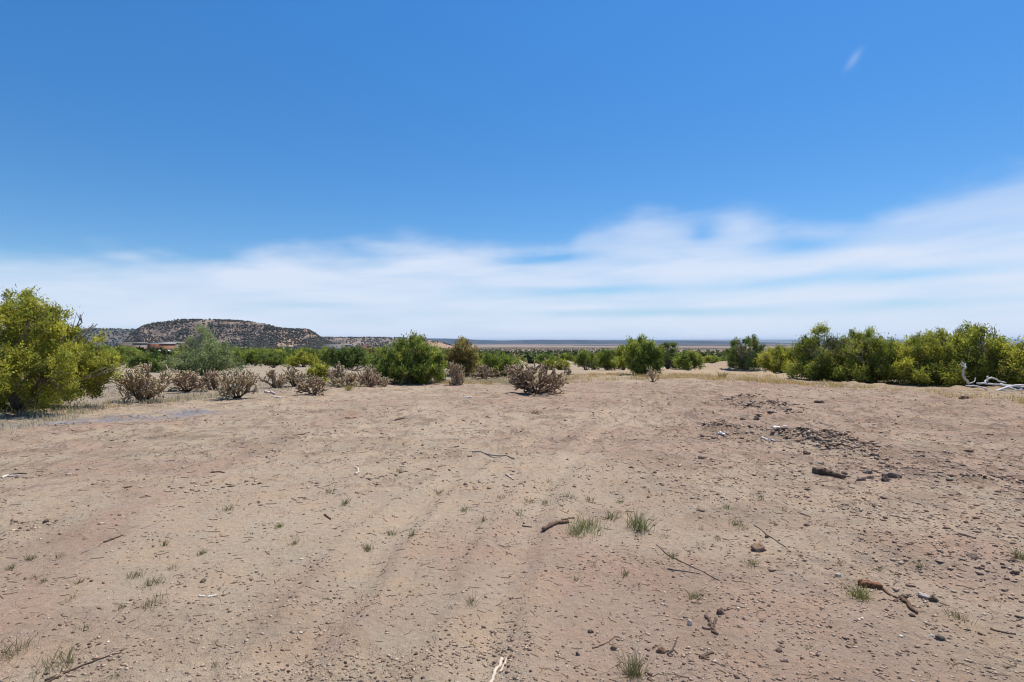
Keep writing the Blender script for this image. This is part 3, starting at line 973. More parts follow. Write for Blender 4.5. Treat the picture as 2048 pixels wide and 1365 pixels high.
def belt():
    rg = np.random.default_rng(77)
    kinds = ['green juniper', 'dark upright juniper', 'yellowish low juniper', 'dark spreading juniper', 'narrow green juniper', 'brownish juniper']

    def where(px, d):
        side = ('below the left half of the mesa' if px < 430 else 'below the right half of the mesa' if px < 760 else 'around the central round juniper' if px < 1000
                else 'beyond the lone cholla' if px < 1240 else 'beyond the central pair' if px < 1450 else 'behind the right-hand row')
        return ('in near scrub ' if d < 75 else 'in mid-distance scrub ' if d < 135 else 'in the farthest scrub ') + side
    used = set()
    n = 0
    tries = 0
    spots = []
    while n < 260 and tries < 6000:
        tries += 1
        d = 48 * (260 / 48.) ** rg.random()
        px = rg.uniform(-120, 2170)
        x = (px - CX) / F * d
        # open gaps seen in the photograph
        if d < 70 and (975 < px < 1160 or 1395 < px < 1470):
            continue
        if px > 1560 and d < 60:
            continue
        if any((x - a) ** 2 + (d - b) ** 2 < (1.2 + .008 * d) ** 2 * 1.6 for a, b in spots):
            continue
        if 275 < px < 350 and d < 260 or px > 1600 or px < 170:
            continue
        k = int(rg.choice(6, p=[.25, .2, .18, .17, .15, .05]))
        src, w, h = PROTO[k]
        s = rg.uniform(.8, 1.25)
        gz = ground_z(x, d)
        lim = 691 if px < 760 else 699
        s = min(s, (EYE - (lim - CY) / F * d - gz) / h)
        if s < .6:
            continue
        spots.append((x, d))
        loc = (x, d, gz - .05)
        sc = (s * rg.uniform(.95, 1.3), s * rg.uniform(.95, 1.3), s * rg.uniform(.88, 1.0))
        if k not in used:
            used.add(k)
            src.location = loc
            src.scale = sc
            src['label'] = kinds[k] + ' ' + where(px, d)
            src['group'] = 'junipers of the scrub belt'
        else:
            copy_tree(src, loc, sc, rg.random() * 6.28, kinds[k] + ' ' + where(px, d), 'junipers of the scrub belt')
        n += 1


belt()


def far_scrub(name, n, r0, r1, size, label, seed, tri=14, thin=.5):
    rg = np.random.default_rng(seed)
    r = r0 * (r1 / r0) ** rg.random(n)
    a = np.radians(rg.uniform(-58, 58, n))
    x, y = r * np.sin(a), r * np.cos(a)
    keep = fbm(x / (r0 * .25), y / (r0 * .25), seed, 3) + rg.random(n) * .3 > thin
    x, y, r = x[keep], y[keep], r[keep]
    z = H(x, y)
    n = len(x)
    s = size * (.7 + .6 * rg.random(n))
    d = rg.normal(size=(n, tri, 3))
    d /= np.linalg.norm(d, axis=2)[..., None]
    d[..., 2] = np.abs(d[..., 2])
    cen = np.stack([x, y, z], 1)[:, None] + d * (s[:, None, None] * np.array([.5, .5, .85]))
    u = rg.normal(size=(n, tri, 3))
    u /= np.linalg.norm(u, axis=2)[..., None]
    w = np.cross(u, d)
    k = s[:, None, None] * .42
    V = np.stack([cen - u * k, cen + u * k * .5 + w * k * .8, cen + u * k * .5 - w * k * .8], 2).reshape(-1, 3)
    Q = np.arange(n * tri * 3).reshape(-1, 3)
    g = np.array([.065, .092, .032]) * (.6 + .9 * rg.random(n))[:, None] + np.array([.03, .02, .0]) * rg.random(n)[:, None]
    o = mk(name, V, Q, M_SCRUB, cols=np.repeat(np.repeat(g, tri, 0), 3, 0))
    tag(o, label, kind='stuff')


far_scrub('far_woodland', 6000, 150, 900, 2.5, 'far juniper woodland thinning into the valley', 81, thin=.42)
far_scrub('valley_scrub', 5200, 900, 3600, 3.2, 'distant valley scrub as a dark line', 83, tri=8, thin=.5)


# ---- tree chollas
def cholla(px, ybase, wpx, hpx, label, seed, tone=0, dens=1.0, Y=None, open_=False, group=None):
    b = hit(px, ybase) if Y is None else at_depth(px, Y)
    rg = np.random.default_rng(seed)
    Wm, Hm = wpx / F * b[1] * .5, hpx / F * b[1]
    root = empty('cholla_cactus', b, label, 'cactus', group)
    S, FR = Parts(), Parts()
    old = np.array([.105, .072, .052])
    young = np.array([[.35, .245, .165], [.40, .31, .20], [.27, .185, .12]][tone])
    tips, segs = [], []

    def grow(p, d, ln, lev):
        q = p + d * ln
        q[2] = max(q[2], .04)
        segs.append((p, (p + q) / 2 + rg.normal(size=3) * ln * .07, q, lev))
        if lev >= (5 if rg.random() < .6 else 4):
            tips.append((len(segs) - 1, d))
            return
        nb = int(rg.choice([1, 2, 3], p=[.25, .5, .25])) if lev else 2
        if open_:
            nb = int(rg.choice([1, 2], p=[.45, .55]))
        for _ in range(nb):
            dd = d * .95 + rg.normal(size=3) * .50
            dd[2] = dd[2] * .85 + .22
            dd /= np.linalg.norm(dd)
            grow(q, dd, ln * rg.uniform(.75, 1.0), lev + 1)

    for i in range(int((8 + 4 * rg.random()) * dens)):
        a = rg.random() * 6.28
        t = 1.35 * math.sqrt(rg.random())
        d = np.array([np.cos(a) * math.sin(t), np.sin(a) * math.sin(t), math.cos(t) + .05])
        d /= np.linalg.norm(d)
        grow(np.array([rg.normal(0, .08), rg.normal(0, .08), 0.]), d, rg.uniform(.8, 1.2), 0)
    pts = np.array([q for _, _, q, _ in segs])
    k = np.array([Wm / np.percentile(np.abs(pts[:, 0]), 97), Wm * .9 / np.percentile(np.abs(pts[:, 1]), 97), Hm / np.percentile(pts[:, 2], 98)])
    r0 = (.0165 if not open_ else .014) * (.75 + .3 * Hm)
    for p, m, q, lev in segs:
        f = min(1, lev / 3.2)
        c = (old * (1 - f) + young * f) * (.7 + .6 * rg.random())
        r = r0 * (1.35 - .09 * lev)
        S.tube(np.array([p, m, q]) * k + np.array([0, 0, -.02 if lev == 0 else 0]), [r, r * 1.15, r * .8], 5, c, rough=.35, cap=lev >= 4)
    tips = [(segs[i][2] * k, d) for i, d in tips]
    S.build('stems', M_CHOLLA, root, smooth=True)
    for q, d in tips:
        if rg.random() < .55:
            rr = .017 * rg.uniform(.8, 1.3)
            c = np.array([.50, .41, .24]) * (.8 + .4 * rg.random())
            FR.tube([q, q + d * rr * 1.2, q + d * rr * 2.4], [rr * .7, rr, rr * .6], 5, c)
    if FR.n:
        o = FR.build('fruits', M_CHOLLA, root, smooth=True)
        tag(o, 'small pale yellow fruits', kind='stuff')
    return root


for i, a in enumerate((
        (1072, 788, 104, 58, 'big lone brown cholla on bare dirt near the centre', 2, 2.4),
        (286, 806, 92, 72, 'leftmost tall cholla beside the big left juniper, with a dark trunk', 1, 1.4),
        (372, 784, 84, 40, 'low wide pinkish cholla between two taller ones on the left', 0, 1.5),
        (428, 782, 34, 38, 'small narrow cholla right of the low wide pinkish one', 0, 1.0),
        (474, 798, 74, 54, 'vase-shaped tan cholla, right end of the left-hand group', 1, 1.2),
        (548, 776, 48, 34, 'grey-brown cholla in front of the dark squat juniper', 0, 1.1),
        (588, 774, 44, 38, 'tangled greyish cholla left of the knee-high juniper', 1, 1.0),
        (628, 790, 60, 34, 'low half-collapsed cholla below the knee-high juniper', 2, .9),
        (672, 772, 34, 40, 'upright pinkish cholla just right of the knee-high juniper', 0, 1.0),
        (694, 774, 50, 26, 'pale sprawling cholla with whitish limbs left of the central juniper', 1, .9),
        (742, 774, 66, 38, 'pinkish cholla at the left foot of the central juniper', 0, 1.3),
        (908, 770, 38, 42, 'thin pale cholla at the right foot of the central juniper', 0, .9),
        (968, 758, 60, 26, 'brownish cholla below the olive-brown juniper, on its right', 2, 1.1),
        (1022, 756, 36, 24, 'small cholla under the low spreading bush', 0, .8),
        (1132, 752, 22, 22, 'tiny cholla on the slope right of the lone cholla', 0, .6),
        (1234, 739, 30, 14, 'small cholla tucked against the clump left of the central pair', 0, .9),
        (238, 772, 40, 28, 'sparse cholla seen through the right edge of the big left juniper', 2, .7),
        )):
    px, yb, w, h, lb, tone, dn = a
    cholla(px, yb, w, h, lb, 600 + i, tone, dn)
cholla(1308, 766, 34, 34, 'skeletal bare pale cholla in front of the central pair of junipers', 650, 1, .6, open_=True)


# ---- dry grass margins (uncountable)
def blades(pos, hgt, wid, rg, cols, lean=.45):
    n = len(pos)
    a = rg.random(n) * 6.28
    d = np.stack([np.cos(a) * lean * rg.random(n), np.sin(a) * lean * rg.random(n), np.ones(n)], 1) * hgt[:, None]
    b = rg.random(n) * 6.28
    s = np.stack([np.cos(b), np.sin(b), np.zeros(n)], 1) * (wid / 2)[:, None]
    m = d * .55
    m[:, 2] *= 1.12
    V = np.stack([pos - s, pos + s, pos + m + s * .7, pos + d * 1.0, pos + m - s * .7], 1)
    Q = np.array([(0, 1, 2), (0, 2, 4), (4, 2, 3)])
    Q = (Q[None] + np.arange(n)[:, None, None] * 5).reshape(-1, 3)
    return V.reshape(-1, 3), Q, np.repeat(cols, 5, 0)


def dry_grass(name, label, n, seed, a0, a1, off0, off1, h0, h1, palette, clump=.5):
    rg = np.random.default_rng(seed)
    nc = n // 14
    a = rg.uniform(a0, a1, nc)
    er = np.interp(a, [-.9, -.72, -.62, -.45, -.15, .04, .16, .3, .5, .75, .9], [13.5, 13.5, 16.5, 18.5, 22.5, 21, 23, 26, 22.5, 18.5, 18])
    r = er + off0 + (off1 - off0) * rg.random(nc) ** 1.5
    cx, cy = r * np.sin(a), r * np.cos(a)
    keep = fbm(cx / 1.4, cy / 1.4, seed, 3) + .25 * rg.random(nc) > clump
    cx, cy = cx[keep], cy[keep]
    x = np.repeat(cx, 14) + rg.normal(size=len(cx) * 14) * .12
    y = np.repeat(cy, 14) + rg.normal(size=len(cx) * 14) * .12
    z = G(x, y)
    m = len(x)
    pal = np.array(palette)
    c = pal[rg.integers(len(pal), size=m)] * (.8 + .4 * rg.random(m))[:, None]
    V, Q, C = blades(np.stack([x, y, z], 1), rg.uniform(h0, h1, m), np.full(m, .013), rg, c)
    tag(mk(name, V, Q, M_BLADE, cols=C), label, kind='stuff')


GOLD = [(.62, .44, .22), (.56, .41, .23), (.66, .50, .30), (.46, .34, .20)]
BEIG = [(.56, .47, .35), (.50, .42, .31), (.62, .53, .41), (.42, .37, .25)]
dry_grass('golden_dry_grass', 'golden dry grass on the open slope around the central pair', 13000, 91, .02, .44, -.6, 5, .04, .15, GOLD, .58)
dry_grass('straw_fringe', 'golden dry grass at the foot of the right-hand junipers', 7000, 94, .38, .80, -.2, 1.4, .05, .16, GOLD, .54)
dry_grass('grey_dry_grass', 'pale dry grass in the meadow around the chollas', 22000, 92, -.80, .06, -.2, 9, .04, .14, BEIG, .56)
dry_grass('yellow_dry_grass', 'yellowish dry grass along the foot of the central juniper', 6000, 93, -.28, .10, -.8, 1.5, .04, .14, GOLD + BEIG, .58)


# ---- green tufts in the dirt
def tuft(px, py, wpx, hpx, nb, label, seed, group=None, col=(.075, .105, .035), lean=1.5, name='grass_tuft'):
    b = hit(px, py)
    nb = int(nb * 1.5)
    rg = np.random.default_rng(seed)
    W, Hh = wpx / F * b[1] * .5, hpx / F * b[1]
    x = rg.normal(size=nb) * W * .42
    y = rg.normal(size=nb) * W * .55
    z = G(x + b[0], y + b[1]) - b[2] - .004
    c = np.array(col) * (.8 + .7 * rg.random(nb))[:, None] + np.array([.03, .02, .005])
    yl = rg.random(nb) < .22
    c[yl] = np.array([.25, .20, .10])
    V, Q, C = blades(np.stack([x, y, z], 1), Hh * rg.uniform(.5, 1.1, nb), np.full(nb, max(.0022, .0008 * b[1])), rg, c, lean)
    o = mk(name, V, Q, M_BLADE, None, b, C)
    tag(o, label, 'grass', group)
    return o


hero_tufts = (
    (1172, 1058, 80, 20, 150, 'widest patch of fresh green grass, right of the brown log', (.085, .130, .030)),
    (1150, 1070, 48, 16, 70, 'small fresh green grass clump touching the right end of the brown log', (.070, .120, .035)),
    (1278, 1060, 44, 36, 110, 'upright green grass clump, tallest in the middle of the clearing', (.065, .105, .035)),
    (1222, 1040, 30, 20, 36, 'thin green weeds between the two biggest green grass clumps', (.075, .095, .04)),
    (1268, 1352, 44, 44, 110, 'dark green grass clump at the bottom edge, right of the forked pale stick', (.050, .080, .028)),
    (1720, 1196, 36, 30, 90, 'bright green grass tuft beside the rust-brown bark chunk', (.110, .150, .035)),
    (24, 1308, 70, 30, 60, 'green grass tuft cut by the left edge, lowest of all', (.060, .080, .025)),
    (112, 1335, 90, 34, 70, 'grey-green sprawling grass tuft just above the long dark stick', (.070, .080, .035)),
    (306, 1168, 46, 14, 60, 'flat dark green tuft, second from the top of the left-hand column of three', (.050, .075, .022)),
    (274, 1153, 34, 14, 40, 'dark tuft at the top of the left-hand column of three', (.055, .075, .03)),
    (306, 1208, 48, 18, 46, 'grey-green tuft at the bottom of the left-hand column of three', (.060, .080, .035)),
    (559, 1053, 16, 8, 40, 'tiny vivid green tuft alone left of centre', (.085, .130, .02)),
    (736, 1090, 22, 14, 40, 'small dark green tuft left of centre, below the curved bone', (.055, .085, .035)),
    (784, 1060, 30, 12, 36, 'wide low tuft above the small dark green one left of centre', (.080, .095, .045)),
    (404, 1106, 18, 12, 26, 'small dark tuft alone between the left column and the centre', (.060, .080, .03)),
    (1476, 1050, 36, 14, 44, 'green tuft right of the tall middle clump', (.080, .105, .045)),
    (1504, 1126, 34, 12, 44, 'grey-green tuft below the largest brown clod', (.085, .110, .055)),
    (1388, 1196, 30, 18, 46, 'green tuft left of the dark root fragment', (.080, .110, .045)),
    (1910, 1235, 40, 18, 44, 'grey-green tuft near the right edge, right of the broken bark', (.070, .085, .045)),
    (1840, 1140, 30, 16, 22, 'thin grey weed above the broken bark', (.090, .095, .05)),
    (930, 1022, 18, 10, 26, 'small green tuft near the centre of the clearing', (.080, .110, .04)),
    (942, 1212, 26, 22, 20, 'spindly dark weed in the lower centre', (.080, .080, .04)),
    (2040, 1120, 30, 26, 50, 'green grass cut by the right edge', (.075, .095, .045)),
    (1072, 828, 26, 6, 40, 'low dark weed on bare dirt below the lone cholla', (.06, .05, .03)),
    (1556, 745, 26, 14, 20, 'dry upright weed at the foot of the right-hand row', (.20, .16, .06)),
    (1444, 757, 14, 16, 40, 'small olive weed on the open slope left of the right-hand row', (.14, .12, .05)),
    (697, 783, 12, 14, 40, 'little yellow-green weed in front of the pinkish cholla', (.16, .15, .03)),
)
for i, (px, py, w, h, nb, lb, c) in enumerate(hero_tufts):
    tuft(px, py, w, h, nb, lb, 700 + i, None, c)
small = [(120, 1115), (70, 1155), (85, 1165), (240, 1218), (230, 1352), (345, 1137), (60, 1120), (130, 1210), (145, 1200), (160, 1165), (170, 1258), (455, 1020), (430, 1330), (590, 1090), (825, 1075), (965, 1043),
         (1040, 1028), (1060, 1003), (1090, 1005), (1155, 1160), (1190, 1135), (1272, 1170), (1250, 1150), (1330, 1075), (1400, 1060), (1440, 1080), (1345, 1112), (1455, 1015), (1180, 1000), (1240, 1005), (1140, 1000),
         (1680, 1130), (1620, 1300), (1990, 1200), (1570, 1020), (1520, 1000), (690, 1010), (660, 985), (880, 985), (1860, 1350), (1100, 960), (800, 945), (1000, 1000), (1760, 1140), (330, 1090), (20, 1140)]
for i, (px, py) in enumerate(small):
    rg = random.Random(900 + i)
    tuft(px, py, rg.uniform(14, 28), rg.uniform(8, 16), rg.randint(10, 24), 'thin grass sprig in the bare dirt ' + ('of the lower left corner' if px < 460 else 'around the middle of the clearing' if px < 1130 and py < 1100 else 'right of the short brown log' if py < 1100 and px < 1600 else 'in the lower right part' if px > 1300 else 'in the lower middle part'), 900 + i, 'thin grass sprigs in the clearing',
         (.08 * rg.uniform(.8, 1.3), .095 * rg.uniform(.8, 1.2), .045), name='grass_sprig')


# ------------------------------------------------------------------ sticks, bark, bones, clods
GREYW, PALEW, DARKW, BROWNW, WHITEW = (.30, .245, .20), (.58, .48, .37), (.085, .055, .04), (.17, .105, .07), (.66, .62, .58)


def stick(name, pts, rpx, label, col, cat='stick', sides=7, lift=.6, extra=(), seed=0, rough=.3, taper=.6, flatten=1.0, group=None):
    """a stick lying on the dirt along photo pixels; extra = side branches"""
    b = hit(*pts[0])
    rg = np.random.default_rng(seed)

    def path(pp, up=0.0):
        pp = np.array(pp, float)
        t = np.linspace(0, 1, max(6, 4 * len(pp)))
        k = np.linspace(0, 1, len(pp))
        P = hits(np.interp(t, k, pp[:, 0]), np.interp(t, k, pp[:, 1]))
        P += rg.normal(size=P.shape) * np.array([1, 1, .3]) * rpx / F * b[1] * .35
        return P
    P = Parts()
    r = rpx / F * b[1]

    def put(pp, rr):
        q = path(pp)
        zs = np.maximum(q[:, 2], np.median(q[:, 2]) - rr) + rr * lift
        zs = .5 * zs + .5 * np.convolve(np.pad(zs, 1, 'edge'), np.ones(3) / 3, 'valid')
        q[:, 2] = zs
        P.tube(q - b, np.linspace(rr, rr * taper, len(q)) * (1 + .5 * rough * (rg.random(len(q)) - .5)), sides, col, rough=rough, flatten=flatten)
    put(pts, r)
    for e, k in extra:
        put(e, r * k)
    o = P.build(name, M_WOOD, None, b)
    return tag(o, label, cat, group)


stick('forked_stick', [(972, 1378), (985, 1352), (997, 1328), (1004, 1316)], 4.2, 'thick pale barkless forked stick at the bottom edge, centre', PALEW, extra=[([(998, 1340), (1008, 1330), (1012, 1316)], .55)], seed=1, taper=.9)
stick('fallen_log', [(1088, 1064), (1106, 1058), (1122, 1053), (1135, 1049)], 4.6, 'short brown log left of the green grass patch', BROWNW, 'log', extra=[([(1124, 1046), (1136, 1041), (1150, 1038)], .4)], seed=2, taper=.8, sides=9)
stick('long_stick', [(92, 1368), (130, 1346), (170, 1328), (215, 1313), (245, 1306)], 2.6, 'long dark stick at the bottom left corner', DARKW, extra=[([(92, 1362), (112, 1352)], 1.0)], seed=3, taper=.3)
stick('stick', [(208, 1085), (228, 1077), (246, 1069)], 2.0, 'dark straight stick on the smooth dirt at left', DARKW, seed=4)
stick('stick', [(283, 1058), (305, 1050), (327, 1040)], 1.0, 'thin curved twig just above right of the dark straight stick at left', GREYW, seed=5)
stick('stick', [(944, 906), (975, 909), (1000, 912), (1028, 920)], 1.8, 'long thin pale stick lying across the centre of the clearing', GREYW, seed=6)
stick('stick', [(1012, 951), (1020, 957), (1028, 963)], 2.4, 'short pale stick below the long thin one in the centre', (.46, .37, .29), seed=7)
stick('curved_bone', [(712, 950), (717, 946), (716, 940), (712, 936)], 2.4, 'small whitish curved bone left of centre', (.55, .47, .38), 'bone', seed=8)
stick('wood_chunk', [(1632, 947), (1648, 948), (1668, 951), (1690, 957)], 7.5, 'thick dark weathered wood chunk below the ridge of clods', (.15, .105, .075), 'wood', seed=9, sides=9, taper=.45, rough=.5)
stick('bark_piece', [(1764, 1180), (1780, 1190), (1797, 1199)], 3.4, 'brown strip of bark left of the blackened piece', (.17, .10, .065), 'bark', seed=10, sides=7, flatten=.6)
stick('bark_piece', [(1804, 1200), (1818, 1212), (1834, 1230)], 5.0, 'blackened orange-edged piece of broken bark at lower right', (.13, .075, .04), 'bark', seed=11, sides=7, flatten=.7)
stick('bark_chunk', [(1723, 1172), (1735, 1172), (1748, 1175), (1758, 1180)], 7.5, 'rust-brown chunk of bark beside the bright green tuft', (.21, .095, .05), 'bark', seed=12, sides=9, rough=.3, taper=.75)
stick('long_twig', [(1312, 1088), (1340, 1110), (1375, 1128), (1405, 1142), (1438, 1158)], 1.4, 'long thin grey twig slanting through the middle right', (.20, .155, .12), extra=[([(1335, 1135), (1370, 1142), (1400, 1148)], .9)], seed=13)
stick('stick', [(1508, 1048), (1530, 1064), (1555, 1082), (1572, 1094)], 1.5, 'slanting thin stick just above the largest brown clod', (.24, .185, .145), seed=14)
stick('root_fragment', [(1412, 1236), (1420, 1248), (1424, 1262), (1434, 1272)], 3.4, 'dark twisted root fragment at lower right centre', (.13, .085, .065), 'root', extra=[([(1406, 1259), (1418, 1262), (1426, 1258)], .6), ([(1432, 1242), (1428, 1254), (1430, 1264)], .7), ([(1424, 1268), (1438, 1272)], .8)], seed=15)
stick('bark_piece', [(1402, 1320), (1412, 1312), (1424, 1306)], 4.2, 'dark rotten bark piece near the bottom edge, right of the twiggy clod', (.12, .08, .055), 'bark', seed=16, extra=[([(1408, 1322), (1416, 1314)], .7)], flatten=.6)
stick('twig', [(1184, 1297), (1204, 1292), (1220, 1284), (1232, 1276)], 1.5, 'curved brown twig at the bottom, right of the forked pale stick', (.17, .115, .085), extra=[([(1228, 1276), (1240, 1278)], .8)], seed=17)
stick('twig', [(1336, 1312), (1346, 1300), (1352, 1284), (1355, 1276)], 2.0, 'dark branching twig stuck against a brown clod near the bottom', (.10, .075, .06), extra=[([(1342, 1306), (1334, 1300)], .8), ([(1346, 1300), (1356, 1310)], .7)], seed=18)
stick('short_log', [(1918, 1069), (1934, 1073), (1952, 1078)], 3.2, 'short pale brown log near the right edge', (.33, .24, .18), 'log', seed=19)
stick('stick', [(1982, 1256), (2000, 1262), (2034, 1268)], 2.2, 'brown stick near the right edge, lowest one', (.19, .13, .09), seed=20)
stick('pale_stick', [(2, 958), (14, 954), (30, 953), (40, 953)], 2.6, 'whitish stick at the left edge under a dark twig', (.60, .55, .46), seed=21)
stick('twig', [(14, 950), (30, 948), (54, 948)], 1.5, 'dark twig lying over the whitish stick at the left edge', DARKW, seed=22)
stick('twig', [(422, 945), (436, 944), (448, 945)], 1.6, 'dark knobbly twig on smooth dirt at upper left', DARKW, seed=23)
stick('twig', [(249, 978), (256, 976), (264, 975)], 1.7, 'short dark twig on smooth dirt at far left', DARKW, seed=24)
stick('twig', [(790, 843), (800, 840), (810, 838)], 1.5, 'dark twig pointing right on the far dirt left of the lone cholla', DARKW, seed=25)
stick('twig', [(692, 838), (703, 837), (713, 836)], 1.2, 'dark straight twig on the far dirt below the pinkish cholla', DARKW, seed=26)
stick('twig', [(584, 873), (600, 872), (620, 870)], 1.0, 'thin dark twig on the far dirt at left', DARKW, seed=27)
stick('pale_stick', [(916, 858), (930, 857), (944, 857)], 1.2, 'thin pale stick on the far dirt, left of centre', (.55, .46, .37), seed=28)
stick('pale_stick', [(928, 797), (936, 796), (943, 795)], 1.6, 'bright pale stick at the far edge left of the lone cholla', WHITEW, seed=29)
stick('pale_stick', [(1523, 879), (1532, 882), (1540, 886), (1550, 889)], 2.4, 'pale stick at the head of the clod ridge', (.58, .54, .49), seed=30)
stick('white_bone', [(1546, 857), (1556, 856), (1566, 860), (1576, 862)], 3.0, 'long bright white bone-like scrap above the clod ridge', (.78, .78, .78), 'bone', seed=31, taper=.4)
stick('white_scrap', [(1437, 874), (1442, 874), (1447, 875)], 2.8, 'small bright white scrap left of the clod ridge', (.78, .77, .76), 'scrap', seed=32, taper=.9)
stick('white_scrap', [(416, 1196), (424, 1194), (436, 1191)], 2.0, 'bright white sliver on smooth dirt at lower left', (.74, .68, .60), 'scrap', seed=33)
stick('white_scrap', [(398, 1192), (404, 1193), (410, 1194)], 2.2, 'white chip just left of the bright sliver at lower left', (.72, .66, .58), 'scrap', seed=34)
stick('dead_wood', [(530, 791), (540, 790), (548, 792)], 3.0, 'bleached wood lump on the dirt right of the vase-shaped cholla', (.62, .55, .50), 'wood', seed=35, extra=[([(546, 795), (556, 797), (562, 796)], .5)])
stick('dead_wood', [(1496, 812), (1502, 812), (1510, 811.5)], 2.2, 'pale stub of wood at the far edge of the clod field', (.42, .34, .27), 'wood', seed=36)
stick('stick', [(1446, 800), (1470, 806), (1492, 813)], 1.2, 'thin pale root leading to the pale stub at the far edge', (.45, .35, .27), seed=37)
stick('stick', [(1600, 1028), (1614, 1033), (1622, 1038)], 1.8, 'small stick with a dark knot between the clod ridge and the big brown clod', (.26, .20, .16), seed=38)
stick('stick', [(1440, 948), (1450, 955), (1475, 958)], 1.2, 'thin pale branched twig left of the dark wood chunk', (.36, .28, .22), extra=[([(1448, 955), (1440, 946)], .8), ([(1452, 956), (1460, 946)], .7)], seed=39)
stick('stick', [(650, 1030), (654, 1034), (662, 1040)], 2.2, 'dark hooked twig left of centre', DARKW, seed=40)
stick('stick', [(1046, 1044), (1056, 1047), (1064, 1048)], 2.0, 'stubby brown twig left of the short brown log', (.22, .16, .12), seed=41)


def clod(px, py, wpx, hpx, label, col, seed, name='dirt_clod', cat='clod', group=None):
    b = hit(px, py)
    rg = np.random.default_rng(seed)
    W, Hh = wpx / F * b[1] * .5, hpx / F * b[1]
    n, k = 12, 18
    th = np.linspace(0, np.pi, n)
    ph = np.arange(k) / k * 2 * np.pi
    T, Pp = np.meshgrid(th, ph, indexing='ij')
    D = np.stack([np.sin(T) * np.cos(Pp), np.sin(T) * np.sin(Pp), np.cos(T)], -1)
    nz = fbm(D[..., 0] * 2.9 + seed, D[..., 1] * 2.9 + D[..., 2] * 3.3, seed, 4, .65)
    R = np.full(T.shape, 1.25)
    for _ in range(11):
        nn = rg.normal(size=3)
        nn /= np.linalg.norm(nn)
        R = np.minimum(R, rg.uniform(.62, .95) / np.maximum(D @ nn, .05))
    R = R * (.45 + 1.1 * nz) + rg.normal(size=nz.shape) * .07
    R[0] = R[0].mean()
    R[-1] = R[-1].mean()
    V = D * R[..., None] * np.array([W, W * .8, Hh * .66]) + np.array([0, 0, Hh * .16])
    i = np.arange(n - 1)[:, None] * k
    j = np.arange(k)[None]
    q = (j + 1) % k
    Q = np.stack([i + j, i + k + j, i + k + q, i + q], -1).reshape(-1, 4)
    c = np.array(col) * (.85 + .3 * rg.random((n * k, 1)))
    o = mk(name, V.reshape(-1, 3), Q, M_CLOD, None, b, c)
    return tag(o, label, cat, group)


